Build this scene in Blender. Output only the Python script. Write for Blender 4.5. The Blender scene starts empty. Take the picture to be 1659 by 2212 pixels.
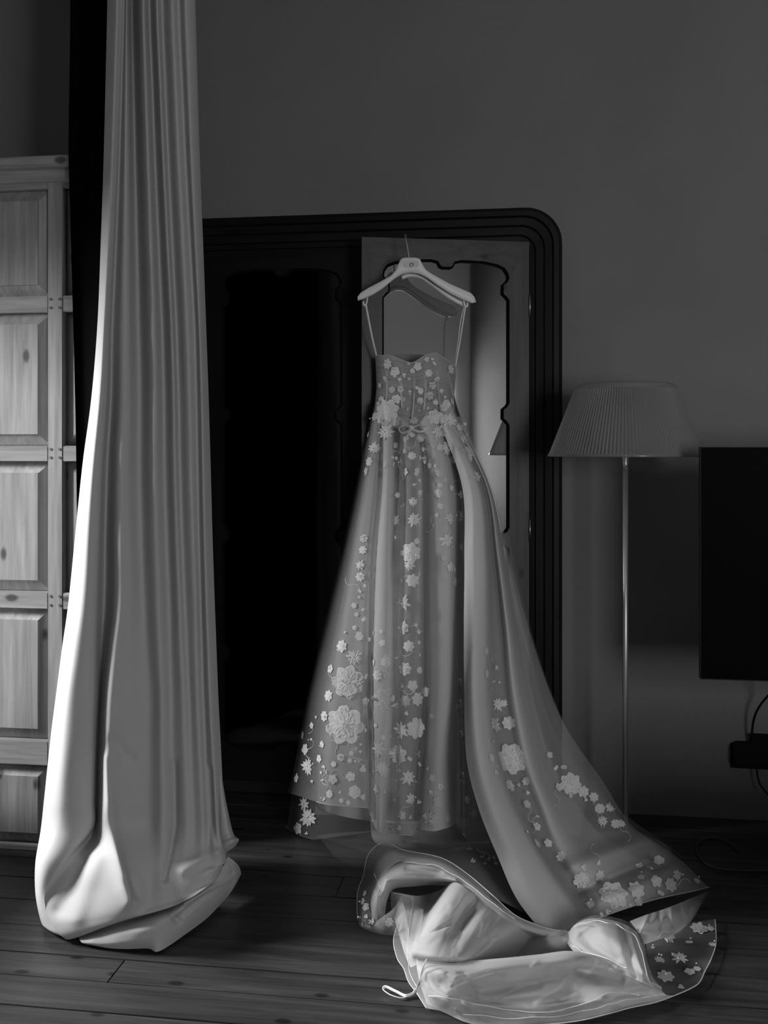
import bpy, bmesh, math, random
import numpy as np
from mathutils import Vector, Matrix
from mathutils.geometry import tessellate_polygon
from mathutils.bvhtree import BVHTree

random.seed(7)
SC = bpy.context.scene
COL = SC.collection

# ---------------------------------------------------------------- camera
F = 2150.0                      # focal length in pixels of the 1659 x 2212 frame
U0, V0 = 829.5, 970.0           # vertical vanishing line is at v = 970 (shifted lens, level camera)
YAW = math.radians(8.2)
CAM = Vector((0.0, -3.78, 1.35))
FWD = Vector((-math.sin(YAW), math.cos(YAW), 0))
RGT = Vector((math.cos(YAW), math.sin(YAW), 0))
cam_data = bpy.data.cameras.new('camera')
cam = bpy.data.objects.new('camera', cam_data)
COL.objects.link(cam)
cam.location = CAM
cam.rotation_euler = (math.pi / 2, 0, YAW)
cam_data.sensor_fit = 'VERTICAL'
cam_data.sensor_height = 36.0
cam_data.lens = F / 2212 * 36.0
cam_data.shift_y = -(1106 - V0) / 2212
cam_data.clip_start = 0.02
SC.camera = cam

# ---------------------------------------------------------------- world, daylight, exposure
SC.view_settings.view_transform = 'Standard'
SC.view_settings.look = 'None'
SC.view_settings.gamma = 1.0
SC.view_settings.use_curve_mapping = False
SC.view_settings.exposure = 0.0
world = bpy.data.worlds.new('overcast'); SC.world = world
world.use_nodes = True
world.node_tree.nodes['Background'].inputs[0].default_value = (1, 1, 1, 1)
world.node_tree.nodes['Background'].inputs[1].default_value = 0.25

def area(name, loc, target, sx, sy, power, spread=180):
    l = bpy.data.lights.new(name, 'AREA'); l.shape = 'RECTANGLE'
    l.size, l.size_y, l.energy = sx, sy, power
    l.spread = math.radians(spread)
    o = bpy.data.objects.new(name, l); COL.objects.link(o)
    o.location = loc
    o.rotation_euler = (Vector(target) - Vector(loc)).to_track_quat('-Z', 'Y').to_euler()
    return o
# daylight standing in the tall window of the wall behind the camera, and the sky seen low through the window at the left
area('daylight_behind', (1.94, -5.36, 1.44), (0.4, 0.0, 1.05), 0.92, 1.25, 76)
area('daylight_left', (-4.3, -1.45, 2.25), (-1.5, -1.0, 0.95), 0.9, 0.9, 70, 70)

# ---------------------------------------------------------------- pixels to places
def ray(u, v):
    return FWD + RGT * ((u - U0) / F) + Vector((0, 0, -(v - V0) / F))
def P(u, v, t):                       # t metres in front of the camera
    return CAM + ray(u, v) * t
def onY(u, v, Y):
    d = ray(u, v); return CAM + d * ((Y - CAM.y) / d.y)
def onZ(u, v, z):
    d = ray(u, v); return CAM + d * ((z - CAM.z) / d.z)

# ---------------------------------------------------------------- materials (black and white photograph: greys)
def new_mat(name):
    m = bpy.data.materials.new(name); m.use_nodes = True
    nt = m.node_tree
    return m, nt, nt.nodes['Principled BSDF']
def g(x): return (x, x, x, 1)
def mk(nt, typ, **kw):
    n = nt.nodes.new(typ)
    for k, v in kw.items(): setattr(n, k, v)
    return n
def plain(name, col, rough=0.6, metal=0.0, spec=0.5):
    m, nt, b = new_mat(name)
    b.inputs['Base Color'].default_value = g(col)
    b.inputs['Roughness'].default_value = rough
    b.inputs['Metallic'].default_value = metal
    b.inputs['Specular IOR Level'].default_value = spec
    return m
def noisy(name, c0, c1, scale, rough=0.8, bump=0.0, stretch=(1, 1, 1), detail=6, spec=0.3, bscale=None):
    m, nt, b = new_mat(name)
    tc = mk(nt, 'ShaderNodeTexCoord'); mp = mk(nt, 'ShaderNodeMapping')
    mp.inputs['Scale'].default_value = stretch
    nt.links.new(tc.outputs['Object'], mp.inputs['Vector'])
    n = mk(nt, 'ShaderNodeTexNoise'); n.inputs['Scale'].default_value = scale; n.inputs['Detail'].default_value = detail
    nt.links.new(mp.outputs[0], n.inputs['Vector'])
    r = mk(nt, 'ShaderNodeMapRange'); r.inputs[1].default_value = .3; r.inputs[2].default_value = .7
    r.inputs[3].default_value = c0; r.inputs[4].default_value = c1
    nt.links.new(n.outputs['Fac'], r.inputs[0]); nt.links.new(r.outputs[0], b.inputs['Base Color'])
    b.inputs['Roughness'].default_value = rough; b.inputs['Specular IOR Level'].default_value = spec
    if bump:
        n2 = mk(nt, 'ShaderNodeTexNoise'); n2.inputs['Scale'].default_value = bscale or scale * 6; n2.inputs['Detail'].default_value = 4
        nt.links.new(mp.outputs[0], n2.inputs['Vector'])
        bp = mk(nt, 'ShaderNodeBump'); bp.inputs['Strength'].default_value = bump; bp.inputs['Distance'].default_value = .004
        nt.links.new(n2.outputs['Fac'], bp.inputs['Height']); nt.links.new(bp.outputs[0], b.inputs['Normal'])
    return m
def wood(name, dark, light, axis, rough=0.45, knots=True, kscale=2.2, spec=0.4):
    """pine: long grain along one axis, growth-ring waves and dark knots"""
    m, nt, b = new_mat(name)
    tc = mk(nt, 'ShaderNodeTexCoord')
    geo = mk(nt, 'ShaderNodeObjectInfo')
    off = mk(nt, 'ShaderNodeVectorMath', operation='MULTIPLY_ADD')      # every board cut from its own log
    comb = mk(nt, 'ShaderNodeCombineXYZ')
    for i in range(3): nt.links.new(geo.outputs['Random'], comb.inputs[i])
    off.inputs[1].default_value = (7.3, 11.1, 5.7)
    nt.links.new(comb.outputs[0], off.inputs[0]); nt.links.new(tc.outputs['Object'], off.inputs[2])
    s = [14, 14, 14]; s[axis] = 0.8
    mp = mk(nt, 'ShaderNodeMapping'); mp.inputs['Scale'].default_value = s
    nt.links.new(off.outputs[0], mp.inputs['Vector'])
    n1 = mk(nt, 'ShaderNodeTexNoise'); n1.inputs['Scale'].default_value = 2.2; n1.inputs['Detail'].default_value = 8; n1.inputs['Distortion'].default_value = .6
    nt.links.new(mp.outputs[0], n1.inputs['Vector'])
    n2 = mk(nt, 'ShaderNodeTexNoise'); n2.inputs['Scale'].default_value = 9; n2.inputs['Detail'].default_value = 4
    nt.links.new(mp.outputs[0], n2.inputs['Vector'])
    mixn = mk(nt, 'ShaderNodeMath', operation='MULTIPLY_ADD'); mixn.inputs[1].default_value = .45
    nt.links.new(n2.outputs['Fac'], mixn.inputs[0]); nt.links.new(n1.outputs['Fac'], mixn.inputs[2])
    r = mk(nt, 'ShaderNodeMapRange'); r.inputs[1].default_value = .5; r.inputs[2].default_value = .95
    r.inputs[3].default_value = dark; r.inputs[4].default_value = light
    nt.links.new(mixn.outputs[0], r.inputs[0])
    out = r.outputs[0]
    if knots:
        k = [5, 5, 5]; k[axis] = 2.6
        mk2 = mk(nt, 'ShaderNodeMapping'); mk2.inputs['Scale'].default_value = k
        nt.links.new(off.outputs[0], mk2.inputs['Vector'])
        vo = mk(nt, 'ShaderNodeTexVoronoi'); vo.inputs['Scale'].default_value = kscale; vo.inputs['Randomness'].default_value = 1
        nt.links.new(mk2.outputs[0], vo.inputs['Vector'])
        kr = mk(nt, 'ShaderNodeMapRange', interpolation_type='SMOOTHSTEP')
        kr.inputs[1].default_value = .07; kr.inputs[2].default_value = .17; kr.inputs[3].default_value = .25; kr.inputs[4].default_value = 1
        nt.links.new(vo.outputs['Distance'], kr.inputs[0])
        mu = mk(nt, 'ShaderNodeMath', operation='MULTIPLY')
        nt.links.new(out, mu.inputs[0]); nt.links.new(kr.outputs[0], mu.inputs[1]); out = mu.outputs[0]
    nt.links.new(out, b.inputs['Base Color'])
    b.inputs['Roughness'].default_value = rough; b.inputs['Specular IOR Level'].default_value = spec
    bp = mk(nt, 'ShaderNodeBump'); bp.inputs['Strength'].default_value = .15; bp.inputs['Distance'].default_value = .002
    nt.links.new(n1.outputs['Fac'], bp.inputs['Height']); nt.links.new(bp.outputs[0], b.inputs['Normal'])
    return m
def cloth(name, col, dens=None, trans=0.4, sheen=0.0, weave=900, rough=.9):
    """diffuse + translucent fabric; dens is None (opaque), a number, or the name of a vertex attribute giving how tight the net is"""
    m = bpy.data.materials.new(name); m.use_nodes = True; nt = m.node_tree
    for n in list(nt.nodes): nt.nodes.remove(n)
    o = mk(nt, 'ShaderNodeOutputMaterial')
    d = mk(nt, 'ShaderNodeBsdfPrincipled'); d.inputs['Base Color'].default_value = g(col); d.inputs['Roughness'].default_value = rough
    d.inputs['Specular IOR Level'].default_value = .25; d.inputs['Sheen Weight'].default_value = sheen
    tr = mk(nt, 'ShaderNodeBsdfTranslucent'); tr.inputs[0].default_value = g(col)
    mx = mk(nt, 'ShaderNodeMixShader'); mx.inputs[0].default_value = trans
    nt.links.new(d.outputs[0], mx.inputs[1]); nt.links.new(tr.outputs[0], mx.inputs[2])
    last = mx.outputs[0]
    tc = mk(nt, 'ShaderNodeTexCoord')
    n = mk(nt, 'ShaderNodeTexNoise'); n.inputs['Scale'].default_value = weave; n.inputs['Detail'].default_value = 2
    nt.links.new(tc.outputs['Object'], n.inputs['Vector'])
    bp = mk(nt, 'ShaderNodeBump'); bp.inputs['Strength'].default_value = .08; bp.inputs['Distance'].default_value = .001
    nt.links.new(n.outputs['Fac'], bp.inputs['Height']); nt.links.new(bp.outputs[0], d.inputs['Normal'])
    if dens is not None:
        tp = mk(nt, 'ShaderNodeBsdfTransparent')
        m2 = mk(nt, 'ShaderNodeMixShader')
        nt.links.new(tp.outputs[0], m2.inputs[1]); nt.links.new(last, m2.inputs[2])
        if isinstance(dens, str):
            at = mk(nt, 'ShaderNodeAttribute'); at.attribute_name = dens
            nt.links.new(at.outputs['Fac'], m2.inputs[0])
        else:
            m2.inputs[0].default_value = dens
        last = m2.outputs[0]
    nt.links.new(last, o.inputs['Surface'])
    return m

M = {}
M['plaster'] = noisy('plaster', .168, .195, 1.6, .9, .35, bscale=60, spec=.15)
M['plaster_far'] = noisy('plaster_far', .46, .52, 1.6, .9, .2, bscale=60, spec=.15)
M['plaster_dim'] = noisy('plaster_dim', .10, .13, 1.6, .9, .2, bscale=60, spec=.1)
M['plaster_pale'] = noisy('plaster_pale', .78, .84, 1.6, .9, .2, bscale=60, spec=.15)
M['ceiling'] = plain('ceiling_paint', .75, .9)
M['board'] = wood('floor_pine', .018, .054, 0, .42, True, 2.3, .4)
M['sub'] = plain('subfloor', .012, .9)
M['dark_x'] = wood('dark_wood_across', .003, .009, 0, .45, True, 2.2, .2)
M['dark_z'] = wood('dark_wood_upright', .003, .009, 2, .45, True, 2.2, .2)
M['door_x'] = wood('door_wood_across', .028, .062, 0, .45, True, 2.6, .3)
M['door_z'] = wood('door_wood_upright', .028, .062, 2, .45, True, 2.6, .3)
M['pine_x'] = wood('pine_across', .19, .34, 0, .45, True, 2.0)
M['pine_z'] = wood('pine_upright', .19, .34, 2, .45, True, 2.0)
M['peg'] = plain('peg_wood', .09, .6)
M['black_wood'] = plain('black_bead', .004, .8, 0, .1)
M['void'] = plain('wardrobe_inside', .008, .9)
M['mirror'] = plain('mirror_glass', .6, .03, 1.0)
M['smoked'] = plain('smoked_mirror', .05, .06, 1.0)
M['steel'] = plain('brushed_steel', .5, .42, .85)
M['hinge'] = plain('hinge_metal', .35, .35, 1.0)
M['tv'] = plain('screen_black', .0015, .5, 0, .02)
M['tv_frame'] = plain('screen_frame', .012, .5, 0, .2)
M['rubber'] = plain('cable_rubber', .006, .6, 0, .2)
M['black_plastic'] = plain('black_plastic', .006, .6, 0, .1)
M['velvet'] = plain('black_velvet', .0035, 1.0, 0, 0.0)
M['linen'] = cloth('curtain_linen', .47, None, .12, 0, 700)
M['hanger'] = plain('cream_plastic', .74, .45)
M['paintw'] = plain('window_paint', .5, .5)

# ---------------------------------------------------------------- objects
def tag(o, label=None, cat=None, group=None, kind=None):
    if label: o['label'] = label
    if cat: o['category'] = cat
    if group: o['group'] = group
    if kind: o['kind'] = kind
    return o
def empty(name, loc=(0, 0, 0), parent=None):
    o = bpy.data.objects.new(name, None); COL.objects.link(o); o.location = loc
    o.empty_display_size = .05
    return o
def link_mesh(name, me, mat=None, parent=None):
    o = bpy.data.objects.new(name, me); COL.objects.link(o)
    if mat is not None and not me.materials: me.materials.append(mat)
    if parent is not None:
        o.parent = parent
        if parent.parent is None: o.matrix_parent_inverse = Matrix.Translation(parent.location).inverted()   # parts keep world coordinates
    return o
def bm_obj(name, bm, mat, parent=None, smooth=False):
    me = bpy.data.meshes.new(name)
    bmesh.ops.recalc_face_normals(bm, faces=bm.faces)
    bm.to_mesh(me); bm.free()
    if smooth:
        for p in me.polygons: p.use_smooth = True
    return link_mesh(name, me, mat, parent)
def add_box(bm, lo, hi, bevel=0.0):
    vs = [bm.verts.new((x, y, z)) for z in (lo[2], hi[2]) for y in (lo[1], hi[1]) for x in (lo[0], hi[0])]
    fs = [bm.faces.new([vs[i] for i in q]) for q in ((0, 2, 3, 1), (4, 5, 7, 6), (0, 1, 5, 4), (2, 6, 7, 3), (0, 4, 6, 2), (1, 3, 7, 5))]
    if bevel:
        es = list({e for f in fs for e in f.edges})
        bmesh.ops.bevel(bm, geom=es, offset=bevel, segments=2, affect='EDGES')
    return bm
def box(name, lo, hi, mat, parent=None, bevel=0.0):
    return bm_obj(name, add_box(bmesh.new(), lo, hi, bevel), mat, parent)
def prism(name, pts, to3, depth_vec, mat, parent=None, bevel=0.0, smooth=False):
    """outline in 2D, placed by to3 and given thickness along depth_vec"""
    bm = bmesh.new()
    a = [bm.verts.new(to3(*p)) for p in pts]
    b = [bm.verts.new(Vector(to3(*p)) + Vector(depth_vec)) for p in pts]
    tris = tessellate_polygon([[Vector((p[0], p[1], 0)) for p in pts]])
    for t in tris:
        try:
            bm.faces.new([a[i] for i in t]); bm.faces.new([b[i] for i in reversed(t)])
        except ValueError: pass
    n = len(pts)
    for i in range(n):
        bm.faces.new((a[i], a[(i + 1) % n], b[(i + 1) % n], b[i]))
    if bevel:
        bmesh.ops.recalc_face_normals(bm, faces=bm.faces)
        es = [e for e in bm.edges if len(e.link_faces) == 2 and e.calc_face_angle(0) > 1.2]
        bmesh.ops.bevel(bm, geom=es, offset=bevel, segments=2, affect='EDGES')
    return bm_obj(name, bm, mat, parent, smooth)
def lathe_bm(bm, prof, c, n=48, rib=None):
    rings = []
    for (r, z) in prof:
        ring = []
        for i in range(n):
            a = 2 * math.pi * i / n
            rr = r + (rib * (1 if i % 2 else -1) if rib else 0)
            ring.append(bm.verts.new((c[0] + rr * math.cos(a), c[1] + rr * math.sin(a), c[2] + z)))
        rings.append(ring)
    for a, b in zip(rings, rings[1:]):
        for i in range(n):
            bm.faces.new((a[i], a[(i + 1) % n], b[(i + 1) % n], b[i]))
    return rings
def lathe(name, prof, c, mat, parent=None, n=48, rib=None, smooth=True, cap=True):
    bm = bmesh.new(); rings = lathe_bm(bm, prof, c, n, rib)
    if cap:
        bm.faces.new(rings[0]); bm.faces.new(rings[-1])
    return bm_obj(name, bm, mat, parent, smooth)
def spline(pts, n=8):
    """Catmull-Rom through 3D points"""
    pts = [Vector(p) for p in pts]; out = []
    for i in range(len(pts) - 1):
        p0 = pts[max(i - 1, 0)]; p1 = pts[i]; p2 = pts[i + 1]; p3 = pts[min(i + 2, len(pts) - 1)]
        for k in range(n):
            t = k / n
            out.append(.5 * ((2 * p1) + (p2 - p0) * t + (2 * p0 - 5 * p1 + 4 * p2 - p3) * t * t + (3 * p1 - p0 - 3 * p2 + p3) * t ** 3))
    out.append(pts[-1]); return out
def tube_bm(bm, pts, r, sides=6, flat=None):
    prev = None; rings = []
    n = len(pts)
    up = Vector((0.13, 0.31, 0.94)).normalized()
    for i, p in enumerate(pts):
        d = (pts[min(i + 1, n - 1)] - pts[max(i - 1, 0)])
        d = d.normalized() if d.length > 1e-9 else Vector((0, 0, 1))
        x = d.cross(up)
        x = x.normalized() if x.length > 1e-4 else Vector((1, 0, 0))
        y = d.cross(x).normalized(); up = -y if y.dot(up) < 0 else y
        rr = r[i] if isinstance(r, (list, tuple)) else r
        fy = flat if flat is not None else 1.0
        rings.append([bm.verts.new(p + x * rr * math.cos(2 * math.pi * k / sides) + y * rr * fy * math.sin(2 * math.pi * k / sides)) for k in range(sides)])
    for a, b in zip(rings, rings[1:]):
        for k in range(sides):
            bm.faces.new((a[k], a[(k + 1) % sides], b[(k + 1) % sides], b[k]))
    bm.faces.new(rings[0]); bm.faces.new(list(reversed(rings[-1])))
def tube(name, pts, r, mat, parent=None, sides=8, flat=None, n=8):
    bm = bmesh.new(); tube_bm(bm, spline(pts, n) if n else [Vector(p) for p in pts], r, sides, flat)
    return bm_obj(name, bm, mat, parent, True)

# control-net cloth: rows x columns of (a, b, c, ...) -> smooth sheet
def cr_resample(A, n, axis):
    A = np.moveaxis(np.asarray(A, float), axis, 0); m = A.shape[0]
    s = np.linspace(0, m - 1, n); i = np.minimum(s.astype(int), m - 2); t = (s - i).reshape((-1,) + (1,) * (A.ndim - 1))
    p1, p2 = A[i], A[i + 1]
    p0 = np.where((i > 0).reshape(t.shape), A[np.maximum(i - 1, 0)], 2 * p1 - p2)
    p3 = np.where((i < m - 2).reshape(t.shape), A[np.minimum(i + 2, m - 1)], 2 * p2 - p1)
    out = .5 * (2 * p1 + (p2 - p0) * t + (2 * p0 - 5 * p1 + 4 * p2 - p3) * t * t + (3 * p1 - p0 - 3 * p2 + p3) * t ** 3)
    return np.moveaxis(out, 0, axis)
def seg_dist(U, V, poly):
    best = np.full(U.shape, 1e9)
    for (x0, y0), (x1, y1) in zip(poly, poly[1:]):
        dx, dy = x1 - x0, y1 - y0
        k = np.clip(((U - x0) * dx + (V - y0) * dy) / (dx * dx + dy * dy + 1e-9), 0, 1)
        best = np.minimum(best, np.hypot(U - x0 - k * dx, V - y0 - k * dy))
    return best
def to_world(U, V, T):
    k = (U - U0) / F
    X = CAM.x + T * (FWD.x + RGT.x * k); Y = CAM.y + T * (FWD.y + RGT.y * k); Z = CAM.z - T * (V - V0) / F
    return np.stack([X, Y, Z], -1)
SHEETS = {}
def sheet(name, G, nr, nc, mat, parent=None, creases=(), dens=None, wob=0.0, seed=0, zmin=.004, thick=0.0):
    """G[rows][cols] = (u, v, t [, density]); creases = (polyline in u,v, width, depth towards the camera)"""
    A = np.asarray(G, float)
    S = cr_resample(cr_resample(A, nr, 0), nc, 1)
    U, V, T = S[..., 0], S[..., 1], S[..., 2].copy()
    for poly, w, a in creases:
        T -= a * np.exp(-(seg_dist(U, V, poly) / w) ** 2)
    if wob:
        rs = np.random.RandomState(seed)
        for k in range(5):
            fx, fy, ph = rs.uniform(.01, .05), rs.uniform(.01, .05), rs.uniform(0, 6.3)
            T += wob / 5 * np.sin(fx * U + fy * V * rs.choice([-1, 1]) + ph)
    W = to_world(U, V, T)
    W[..., 2] = np.maximum(W[..., 2], zmin)
    return net(name, W, mat, parent, S[..., 3] if S.shape[-1] > 3 else None, thick)
def net(name, W, mat, parent=None, D=None, thick=0.0):
    nr, nc = W.shape[:2]
    idx = np.arange(nr * nc).reshape(nr, nc)
    faces = np.stack([idx[:-1, :-1], idx[1:, :-1], idx[1:, 1:], idx[:-1, 1:]], -1).reshape(-1, 4)
    me = bpy.data.meshes.new(name)
    me.from_pydata(W.reshape(-1, 3).tolist(), [], faces.tolist())
    if D is not None:
        at = me.attributes.new('dens', 'FLOAT', 'POINT')
        at.data.foreach_set('value', np.clip(D, 0.03, .97).ravel())
    for p in me.polygons: p.use_smooth = True
    o = link_mesh(name, me, mat, parent)
    SHEETS[name + str(len(SHEETS))] = o
    return o

# ================================================================= THE ROOM
XL, XR, YB, ZC = -2.35, 2.60, -5.10, 3.32
# floor: boards run along the wardrobe wall
floor = box('floor', (XL - .3, YB - .3, -.12), (XR + .3, .62, -.022), M['sub']); tag(floor, kind='structure')
edges = [0.62, .47, .33, .18, .03, -.115, -.26, -.40, -.545, -.69, -.832, -.977, -1.127, -1.272, -1.385, -1.515]
while edges[-1] > YB: edges.append(edges[-1] - random.choice([.125, .14, .14, .155]))
jx = onZ(250, 2098, 0).x
for i, (y1, y0) in enumerate(zip(edges, edges[1:])):
    xs = [XL - .3]
    if abs(y1 + 1.272) < .01: xs += [jx]
    else:
        x = XL + random.uniform(.2, 2.4)
        while x < XR: xs.append(x); x += random.uniform(2.2, 3.6)
    xs.append(XR + .3)
    for x0, x1 in zip(xs, xs[1:]):
        if x1 - x0 < .05: continue
        dz = random.uniform(-.0015, .0)
        box('plank', (x0 + .001, y0 + .0014, -.022), (x1 - .001, y1 - .0014, dz), M['board'], floor, .0012)

# wall with the built-in wardrobe, opening left for it
WX0, WX1 = onY(352, 900, 0).x, onY(1213, 900, 0).x
WZ = onY(1150, 457, 0).z
def walls(name, boxes, mat):
    bm = bmesh.new()
    for lo, hi in boxes: add_box(bm, lo, hi)
    return tag(bm_obj(name, bm, mat), kind='structure')
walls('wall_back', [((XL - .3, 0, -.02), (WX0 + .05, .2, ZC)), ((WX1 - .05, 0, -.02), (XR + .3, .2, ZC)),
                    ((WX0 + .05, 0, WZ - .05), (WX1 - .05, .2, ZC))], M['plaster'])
# left wall with a window whose sill and head cut the daylight
LW = (-2.15, -0.78, .40, 2.04)      # y0 y1 z0 z1
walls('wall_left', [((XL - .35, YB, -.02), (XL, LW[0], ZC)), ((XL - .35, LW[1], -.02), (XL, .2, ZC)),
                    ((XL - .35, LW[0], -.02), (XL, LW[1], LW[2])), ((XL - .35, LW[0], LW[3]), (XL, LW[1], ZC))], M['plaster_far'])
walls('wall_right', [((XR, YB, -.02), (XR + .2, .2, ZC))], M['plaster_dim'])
RW = (1.46, 2.42, .78, 2.12)        # x0 x1 z0 z1, window behind the camera
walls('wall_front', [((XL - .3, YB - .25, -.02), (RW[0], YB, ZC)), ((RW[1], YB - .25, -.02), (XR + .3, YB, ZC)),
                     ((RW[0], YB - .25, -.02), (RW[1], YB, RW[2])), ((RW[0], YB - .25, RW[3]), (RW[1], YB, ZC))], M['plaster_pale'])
walls('ceiling', [((XL - .35, YB - .3, ZC), (XR + .3, .3, ZC + .1))], M['ceiling'])
def window_frame(name, axis, a0, a1, z0, z1, pos):
    bm = bmesh.new()
    def bar(p0, p1, q0, q1):
        if axis == 'x': add_box(bm, (p0, pos, q0), (p1, pos + .05, q1))
        else: add_box(bm, (pos, p0, q0), (pos + .05, p1, q1))
    w = .045
    bar(a0, a0 + w, z0, z1); bar(a1 - w, a1, z0, z1); bar(a0 + w, a1 - w, z0, z0 + w); bar(a0 + w, a1 - w, z1 - w, z1)
    return tag(bm_obj(name, bm, M['paintw']), kind='structure')
window_frame('window_1', 'y', LW[0], LW[1], LW[2], LW[3], XL - .3)
window_frame('window_2', 'x', RW[0], RW[1], RW[2], RW[3], YB - .2)

# ================================================================= BUILT-IN DARK WARDROBE
YF = -.055                                            # front of its frame
ward = empty('wardrobe', ((WX0 + WX1) / 2, .2, 0))
tag(ward, 'dark built-in wooden wardrobe with rounded corner and mirrored doors behind the dress', 'wardrobe')
# moulded frame swept round the opening: steps of the profile (inset from the outer line, y of that step)
steps = [(0, 0.0), (0, YF - .012), (.012, YF - .02), (.030, YF - .02), (.036, YF - .008), (.062, YF - .006), (.068, YF + .004), (.095, YF + .006), (.100, YF + .016), (.118, YF + .018), (.118, .02)]
def frame_path(ins, r=.135):
    x0, x1, z1 = WX0 + ins, WX1 - ins, WZ - ins
    rr = max(r - ins * .75, .02)
    pts = [(x0, 0.0)]
    for k in range(0, 13):
        a = math.pi - k * math.pi / 24
        pts.append((x0 + rr + rr * math.cos(a), z1 - rr + rr * math.sin(a)))
    for k in range(0, 13):
        a = math.pi / 2 - k * math.pi / 24
        pts.append((x1 - rr + rr * math.cos(a), z1 - rr + rr * math.sin(a)))
    pts.append((x1, 0.0)); return pts
def frame_piece(name, i0, i1, mat):
    bm = bmesh.new(); rows = []
    for ins, y in steps:
        pp = frame_path(ins)[i0:i1 + 1]
        rows.append([bm.verts.new((x, y, z)) for x, z in pp])
    for a, b in zip(rows, rows[1:]):
        for k in range(len(a) - 1): bm.faces.new((a[k], a[k + 1], b[k + 1], b[k]))
    return bm_obj(name, bm, mat, ward)
frame_piece('frame_jamb', 0, 1, M['dark_z']); frame_piece('frame_corner', 1, 13, M['dark_x'])
frame_piece('frame_head', 13, 14, M['dark_x']); frame_piece('frame_corner', 14, 26, M['dark_x']); frame_piece('frame_jamb', 26, 27, M['dark_z'])
# the dark inside
bm = bmesh.new()
add_box(bm, (WX0 + .05, .52, 0), (WX1 - .05, .55, WZ - .05)); add_box(bm, (WX0 + .05, .03, 0), (WX0 + .08, .52, WZ - .05))
add_box(bm, (WX1 - .08, .03, 0), (WX1 - .05, .52, WZ - .05)); add_box(bm, (WX0 + .08, .03, WZ - .08), (WX1 - .08, .52, WZ - .05))
add_box(bm, (WX0 + .08, .03, 0), (WX1 - .08, .52, .05))
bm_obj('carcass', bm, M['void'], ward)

HX = onY(1143, 900, YF).x                             # hinge line of the right door
DW = .624; DZ0, DZ1 = .07, 2.117
mL, mR = .0745, DW - .0745
def side_notches(x, sgn, zs):                         # ogee bumps that stick into the mirror; walking downwards
    out = []
    for zc in zs:
        out += [(x, zc + .045), (x + sgn * .008, zc + .030), (x + sgn * .022, zc + .020), (x + sgn * .022, zc - .012), (x + sgn * .010, zc - .022), (x, zc - .036)]
    return out
NZ = [1.935, 1.475, 1.015, .555]
def top_arc(z):
    c = DW / 2
    half = [(mL, z - .065), (mL + .004, z - .045), (mL + .018, z - .024), (mL + .045, z - .012), (c - .14, z - .002), (c - .055, z), (c - .030, z - .006), (c - .022, z - .022), (c - .014, z - .026)]
    return half + [(DW - a, b) for a, b in reversed(half)]
top_in = top_arc(2.043)                               # left to right
right_in = side_notches(mR, -1, NZ)                   # downwards
bot_in = [(DW - a, .30 - b + .0) for a, b in [(p[0], p[1] - 2.043 + .115) for p in top_in]]
left_in = list(reversed([(DW - a, b) for a, b in right_in]))
def make_door(hinge_right, hx, ang, label):
    """door in its own x (0..DW, left to right) and z; swings about the hinge"""
    if hinge_right:
        o = Vector((hx - DW * math.cos(ang), YF - DW * math.sin(ang), 0)); ax = Vector((math.cos(ang), math.sin(ang), 0))
    else:
        o = Vector((hx, YF, 0)); ax = Vector((1, 0, 0))
    nrm = Vector((ax.y, -ax.x, 0))                    # towards the room
    def to3(x, z, off=0.0): return o + ax * x + nrm * off + Vector((0, 0, z))
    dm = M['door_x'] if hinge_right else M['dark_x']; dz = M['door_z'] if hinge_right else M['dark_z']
    inner_bl, inner_br = (mL, .30 - .05 - .065 + .0), (mR, .185)
    d = prism('door', [(0, DZ1), (DW, DZ1)] + list(reversed(top_in)), lambda x, z: to3(x, z), nrm * -.028, dm, ward)   # top rail carries the leaf
    d['label'] = label
    tl, tr = top_in[0], top_in[-1]
    b0, b1 = bot_in[0], bot_in[-1]
    prism('stile', [(DW, DZ1), (DW, DZ0), b0] + list(reversed(right_in)) + [tr], lambda x, z: to3(x, z), nrm * -.028, dz, d)
    prism('stile', [(0, DZ1), tl] + list(reversed(left_in)) + [b1, (0, DZ0)], lambda x, z: to3(x, z), nrm * -.028, dz, d)
    prism('bottom_rail', [(0, DZ0), b1] + list(reversed(bot_in))[1:-1] + [b0, (DW, DZ0)], lambda x, z: to3(x, z), nrm * -.028, dm, d)
    loop = top_in + right_in + bot_in + left_in
    # black bead lining the cut-out
    bm = bmesh.new(); c = Vector((DW / 2, 1.1))
    ins = []
    n = len(loop)
    for i in range(n):
        p0, p1, p2 = Vector(loop[i - 1]), Vector(loop[i]), Vector(loop[(i + 1) % n])
        t = (p2 - p0).normalized(); nn = Vector((t.y, -t.x))      # clockwise loop: inward is to the right
        ins.append(p1 + nn * .0075)
    A = [bm.verts.new(to3(p[0], p[1], .0005)) for p in loop]; B = [bm.verts.new(to3(p[0], p[1], -.010)) for p in ins]; Cc = [bm.verts.new(to3(p[0], p[1], -.020)) for p in ins]
    for i in range(n):
        j = (i + 1) % n
        bm.faces.new((A[i], A[j], B[j], B[i])); bm.faces.new((B[i], B[j], Cc[j], Cc[i]))
    bm_obj('bead', bm, M['black_wood'], d)
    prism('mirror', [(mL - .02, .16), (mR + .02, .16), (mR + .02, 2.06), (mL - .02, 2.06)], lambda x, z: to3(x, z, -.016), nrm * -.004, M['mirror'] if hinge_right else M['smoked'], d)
    for z in (1.88, 1.05, .30):
        p = to3(DW + .003 if hinge_right else -.003, 0)
        h = lathe('hinge', [(.0045, z - .04), (.0045, z + .04)], (p.x, p.y - .004, 0), M['hinge'], d, 10)
    return to3
door3 = make_door(True, HX, math.radians(16.3), 'right mirrored door standing ajar')
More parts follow.
